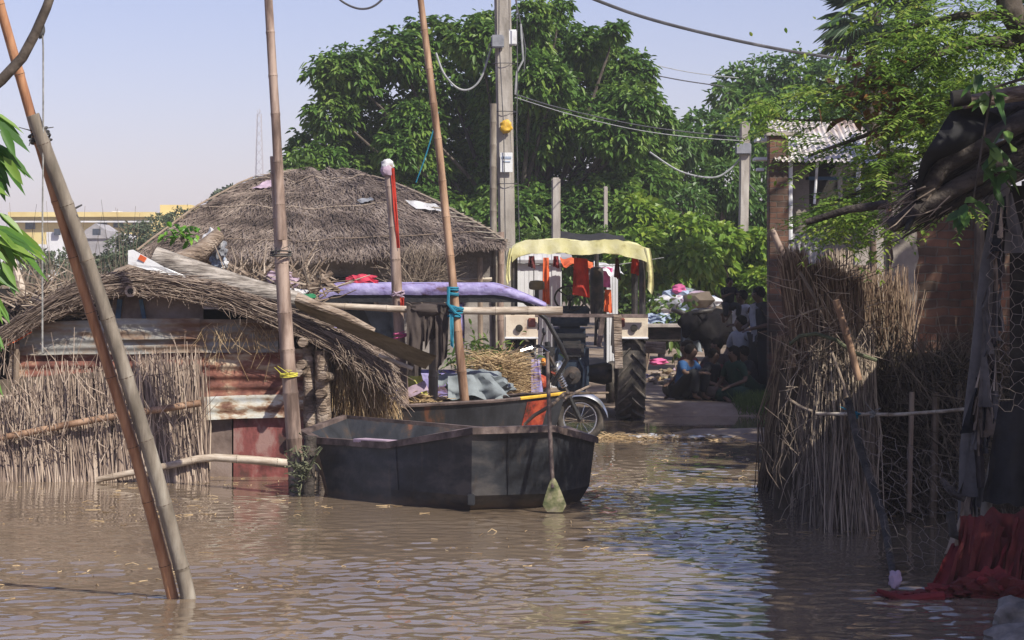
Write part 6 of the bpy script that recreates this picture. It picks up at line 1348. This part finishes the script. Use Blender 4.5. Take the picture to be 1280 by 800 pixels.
POSES['squat'] = dict(p=(0,.05,.16), ch=(0,-.05,.46), nk=(0,-.12,.61), hd=(0,-.17,.76), el=[(-.24,-.2,.42),(.24,-.2,.42)], wr=[(-.08,-.38,.42),(.08,-.38,.42)], kn=[(-.15,-.33,.46),(.15,-.33,.46)], an=[(-.12,-.30,.07),(.12,-.30,.07)])
POSES['chair'] = dict(p=(0,0,.50), ch=(0,-.03,.82), nk=(0,-.04,.98), hd=(0,-.07,1.13), el=[(-.26,-.04,.70),(.26,-.04,.70)], wr=[(-.15,-.28,.62),(.15,-.28,.62)], kn=[(-.12,-.42,.50),(.13,-.42,.50)], an=[(-.14,-.50,.07),(.12,-.48,.07)])
POSES['held'] = dict(p=(0,0,.10), ch=(0,-.02,.38), nk=(0,-.03,.52), hd=(0,-.05,.68), el=[(-.2,-.1,.30),(.2,-.1,.30)], wr=[(-.12,-.28,.36),(.12,-.28,.36)], kn=[(-.18,-.25,.08),(.18,-.25,.08)], an=[(-.16,-.18,-.22),(.16,-.18,-.22)])
def person(pose, loc, rz, scale, top, bottom, label, skirt=False, headturn=0, long_hair=False, scarf=None, vest=False, w=1.0):
    q = POSES[pose]; t = thing('person', label, 'person', loc); t.rotation_euler = (0,0,rz); t.scale = (scale,)*3
    Vv = lambda a: Vector(a)
    p, ch, nk, hd = map(Vv, (q['p'], q['ch'], q['nk'], q['hd'])); hd = hd-V(0,0,.035); C = []
    def add(co, r, par): C.append((tuple(co), r, par)); return len(C)-1
    f = V(math.sin(headturn), -math.cos(headturn), 0)
    i0 = add(p, (.125*w,.095), None); i1 = add(p.lerp(ch,.5), (.115*w,.085), i0); i2 = add(ch, (.135*w,.095), i1); i3 = add(ch.lerp(nk,.75), (.10,.075), i2); i4 = add(nk, .05, i3)
    i5 = add(nk.lerp(hd,.45)+f*.005, .062, i4); i6 = add(hd+f*.01, (.076,.09), i5); i7 = add(hd+V(0,0,.065)-f*.008, (.074,.088), i6); add(hd+V(0,0,.115)-f*.01, (.04,.05), i7)
    add(hd+f*.098+V(0,0,-.005), .012, i6)
    for s_ in (0,1):
        sg = -1 if s_ == 0 else 1; sh = ch.lerp(nk,.62)+V(.165*sg*w,0,.0); el = Vv(q['el'][s_]); wr = Vv(q['wr'][s_])
        a = add(sh, .052, i3); b = add(el, .037, a); c = add(wr, .025, b); d = (wr-el).normalized(); pal = wr+d*.055; e = add(pal, (.034,.020), c)
        side = d.cross(V(0,-.3,1)); side = side.normalized() if side.length>.1 else V(1,0,0)
        for k in range(4):
            off = side*(k-1.5)*.020; L = (.062,.074,.070,.052)[k]; g = add(pal+off+d*.035, .0095, e); h = add(pal+off*1.1+d*(.035+L*.5)+V(0,0,-.006), .0085, g); add(pal+off*1.1+d*(.033+L)+V(0,0,-.018), .0075, h)
        g = add(pal+side*.034*(-sg)-d*.01, .011, e); add(pal+side*.052*(-sg)+d*.03, .009, g)
        hip = p+V(.085*sg,0,-.03); kn = Vv(q['kn'][s_]); an = Vv(q['an'][s_])
        a = add(hip, .085, i0); a2 = add(hip.lerp(kn,.5), .072, a); b = add(kn, .052, a2); b2 = add(kn.lerp(an,.35), .050, b); c = add(an, .034, b2); fwd = V(0,-1,0) if pose != 'cross' else (an-kn).normalized()
        add(an+fwd*.13+V(0,0,-.04), (.038,.022), c)
    def mk_obj(me, name, mat, par=t):
        me.materials.clear(); me.materials.append(MT[mat]); o = bpy.data.objects.new(name, me); COL.objects.link(o); o.parent = par
        for po in me.polygons: po.use_smooth = True
        return o
    mk_obj(skin_mesh(C, 'body'), 'body', 'skin')
    C = []   # top garment
    g = .018; a0 = add(p+V(0,0,.02 if not vest else .04), (.135*w+g,.105+g), None); a1 = add(p.lerp(ch,.5), (.122*w+g,.092+g), a0); a2 = add(ch, (.140*w+g,.10+g), a1); a3 = add(ch.lerp(nk,.86), (.085+g,.07+g*.6), a2)
    for s_ in (0,1):
        sg = -1 if s_ == 0 else 1; sh = ch.lerp(nk,.62)+V(.165*sg*w,0,0); el = Vv(q['el'][s_])
        b = add(sh, .072, a3)
        if not vest: add(sh.lerp(el,.85), .052, b)
    mk_obj(skin_mesh(C, 'shirt'), 'shirt', top)
    C = []
    a0 = add(p, (.14*w,.11), None)
    for s_ in (0,1):
        sg = -1 if s_ == 0 else 1; hip = p+V(.085*sg,0,-.03); kn = Vv(q['kn'][s_]); an = Vv(q['an'][s_]); ex = .03 if skirt else .012
        b = add(hip, .095+ex, a0); c = add(hip.lerp(kn,.5), .088+ex, b); d = add(kn, .070+ex, c); d2 = add(kn.lerp(an,.5), .062+ex*1.3, d); add(kn.lerp(an,.9), .055+ex*1.4, d2)
    mk_obj(skin_mesh(C, 'trousers'), 'skirt' if skirt else 'trousers', bottom)
    m = MB(); m.blob(hd+V(0,0,.045)-f*.022, (.086,.098,.092), 'hair', 3, .12, 2.5, 3)
    if long_hair: m.blob(hd-f*.07+V(0,0,-.04), (.07,.05,.12), 'hair', 4, .15); 
    loc0 = Vector(t.location)
    def local(mb_, name):
        me = bpy.data.meshes.new(name); me.from_pydata(np.concatenate(mb_.v).tolist(), [], mb_.f)
        for x in mb_.mats: me.materials.append(MT[x])
        me.polygons.foreach_set('material_index', mb_.m); me.polygons.foreach_set('use_smooth',[True]*len(mb_.f)); o = bpy.data.objects.new(name, me); COL.objects.link(o); o.parent = t; return o
    local(m, 'hair')
    sd = V(f.y, -f.x, 0)
    for s_ in (-1,1):
        m = MB(); m.blob(hd+f*.083+sd*.031*s_+V(0,0,.02), (.012,.008,.008), 'eye', 1, 0); local(m, 'eye')
    if scarf:
        m = MB(); m.sheet(ch+V(-.17,-.10,.14), ch+V(.02,-.12,.16), ch+V(.10,-.15,-.38), ch+V(-.06,-.15,-.40), scarf, 10, 16, .02, 1.5, 2); m.blob(ch.lerp(nk,.55)+V(0,0,.02), (.15,.10,.06), scarf, 2, .3); local(m, 'shawl')
    return t
def gp(px, Y, dz=0): x = (px-640)*Y/F; return V(x, Y, H(x, Y)+dz)
person('carry', gp(926,35.2), -.5, .98, 'c_white', 'c_navy', 'standing person in a white vest carrying a small child on the left arm', vest=True, headturn=-.3)
q = gp(911,34.95); person('held', V(q.x, q.y, q.z+1.30), .3, .62, 'c_black', 'c_navy', 'small child in dark clothes held high by the person in the white vest', headturn=.2)
person('lean', gp(951,33.6), -1.1, 1.03, 'c_navy', 'c_navy', 'person standing against the brown brick pillar with a white shawl over dark clothes', scarf='c_grey', skirt=True)
st = gp(930,33.9)
person('chair', gp(929,33.9), -.75, 1.0, 'c_grey', 'c_ltblue', 'person in a pale grey-blue long shirt sitting on the stool above the others', skirt=True, headturn=-.2)
mb = MB(); mb.box(st+V(.02,.05,.43),(.42,.42,.05),'log',bev=.01)
for a in (-1,1):
    for b in (-1,1): mb.box(st+V(.02+.17*a,.05+.17*b,.21),(.05,.05,.42),'log')
one('stool', mb, 'plain wooden stool under the person in the pale long shirt', 'stool')
person('squat', gp(853,32.9), .9, .95, 'c_blue', 'c_black', 'child in a bright blue shirt sitting at the left end of the group', w=.85)
person('cross', gp(865,33.4), -1.1, 1.02, 'c_darkred', 'c_navy', 'person in dark clothes sitting just right of the blue shirt', skirt=True, long_hair=True)
person('cross', gp(886,33.1), .9, .88, 'c_black', 'c_brown', 'smaller person in black sitting in the middle of the seated group', skirt=True)
person('squat', gp(902,33.7), -.6, 1.04, 'c_brown', 'c_darkred', 'person in brown with knees drawn up, sitting below the white vest', skirt=True)
person('cross', gp(922,32.9), -.9, .95, 'c_dkgreen', 'c_dkgreen', 'person in dark green sitting in front of the stool', skirt=True, long_hair=True)
person('squat', gp(940,33.2), -1.2, .93, 'c_black', 'c_dkgreen', 'person in black over green sitting nearest the brick pillar', skirt=True)

# ------------------------------------------------------------------ buffalo
bf = thing('water_buffalo', 'black water buffalo standing behind the seated group, head to the left', 'buffalo', gp(890,38)); 
bf.rotation_euler = (0,0,1.15); bf.scale = (.97,)*3
C=[]
def add(co,r,par): C.append((co,r,par)); return len(C)-1
# head toward -x
a=add((-.1,0,1.0),(.30,.34),None); b=add((-.55,0,1.02),(.27,.33),a); c=add((-.85,0,1.08),(.20,.25),b); d=add((-1.08,0,1.14),(.15,.17),c); e=add((-1.22,-.02,1.10),(.12,.13),d); f=add((-1.42,-.04,.94),(.085,.09),e); add((-1.52,-.05,.86),(.065,.06),f)
g=add((.35,0,1.0),(.31,.36),a); h=add((.75,0,1.03),(.27,.30),g); i_=add((.95,0,1.08),(.14,.16),h); j=add((1.02,0,.85),.03,i_); k=add((1.04,0,.5),.022,j); add((1.04,0,.32),.035,k)
for s_ in (-1,1):
    l=add((-.62,.17*s_,.75),(.11,.13),b); m_=add((-.64,.17*s_,.45),.065,l); n__=add((-.63,.17*s_,.16),.048,m_); add((-.65,.17*s_,.03),.06,n__)
    l=add((.75,.17*s_,.78),(.13,.17),h); m_=add((.66,.18*s_,.56),.09,l); n__=add((.82,.18*s_,.40),.058,m_); o__=add((.80,.18*s_,.16),.045,n__); add((.77,.18*s_,.03),.06,o__)
    add((-1.14,.22*s_,1.10),(.03,.05),e)
me=skin_mesh(C,'body'); me.materials.clear(); me.materials.append(MT['hide']); o=bpy.data.objects.new('body',me); COL.objects.link(o); o.parent=bf
def bf_local(m,name):
    me=bpy.data.meshes.new(name); me.from_pydata(np.concatenate(m.v).tolist(),[],m.f); [me.materials.append(MT[x]) for x in m.mats]; me.polygons.foreach_set('use_smooth',[True]*len(m.f)); o=bpy.data.objects.new(name,me); COL.objects.link(o); o.parent=bf
for s_ in (-1,1):
    m=MB(); m.tube([V(-1.16,.08*s_,1.24),V(-1.12,.22*s_,1.28),V(-1.02,.34*s_,1.30),V(-.88,.36*s_,1.36),V(-.78,.30*s_,1.42)],[.045,.042,.035,.022,.008],'horn',8); bf_local(m,'horn')

# ------------------------------------------------------------------ haze
def haze():
    m = bpy.data.materials.new('haze'); m.use_nodes = True; nt = m.node_tree; nt.nodes.remove(nt.nodes['Principled BSDF'])
    v = nt.nodes.new('ShaderNodeVolumePrincipled'); v.inputs['Density'].default_value = .0008; v.inputs['Color'].default_value = (.90,.92,1,1); v.inputs['Anisotropy'].default_value = 0
    nt.links.new(v.outputs[0], nt.nodes['Material Output'].inputs['Volume']); MT['haze'] = m
    b = MB(); b.box((0, 800, 12), (3200, 1960+200, 32), 'haze'); o = b.build('haze', loc=(0,0,0), smooth=False, kind='stuff', label='thin pale summer haze over the whole village', cat='haze')
haze()

# ------------------------------------------------------------------ light, sky, camera
S = V(.50, -.50, .72).normalized()
el = math.asin(S.z); az = math.atan2(S.x, S.y)
w = bpy.data.worlds.new('World'); sc.world = w; w.use_nodes = True; nt = w.node_tree
bg = nt.nodes['Background']; sk = nt.nodes.new('ShaderNodeTexSky'); sk.sky_type = 'NISHITA'; sk.sun_disc = False
sk.sun_elevation = el; sk.sun_rotation = az; sk.dust_density = .8; sk.air_density = 1.0; sk.ozone_density = 2.0; sk.altitude = 50
tn = nt.nodes.new('ShaderNodeMix'); tn.data_type = 'RGBA'; tn.blend_type = 'MULTIPLY'; tn.inputs[0].default_value = 1; tn.inputs[7].default_value = (1.03,.84,.98,1)
nt.links.new(sk.outputs[0], tn.inputs[6]); nt.links.new(tn.outputs[2], bg.inputs['Color']); bg.inputs['Strength'].default_value = .094
sl = bpy.data.lights.new('sun', 'SUN'); sl.energy = 4.5; sl.angle = math.radians(.53); sl.color = (1, .94, .82)
so = bpy.data.objects.new('sun', sl); COL.objects.link(so); so.rotation_euler = S.to_track_quat('Z', 'Y').to_euler(); so.location = S*60
cam = bpy.data.cameras.new('camera'); co = bpy.data.objects.new('camera', cam); COL.objects.link(co)
co.location = (0, 0, CH); co.rotation_euler = (math.pi/2, 0, 0); cam.sensor_width = 36; cam.lens = F/1280*36; cam.shift_y = -(400-HY)/1280
cam.clip_start = .1; cam.clip_end = 5000; sc.camera = co
sc.render.engine = 'CYCLES'; sc.cycles.max_bounces = 6; sc.cycles.diffuse_bounces = 3; sc.cycles.glossy_bounces = 3; sc.cycles.transmission_bounces = 3; sc.cycles.volume_bounces = 0
sc.cycles.use_denoising = True
vs_ = sc.view_settings; vs_.view_transform = 'Standard'; vs_.look = 'None'; vs_.gamma = 1; vs_.use_curve_mapping = False; vs_.exposure = .55
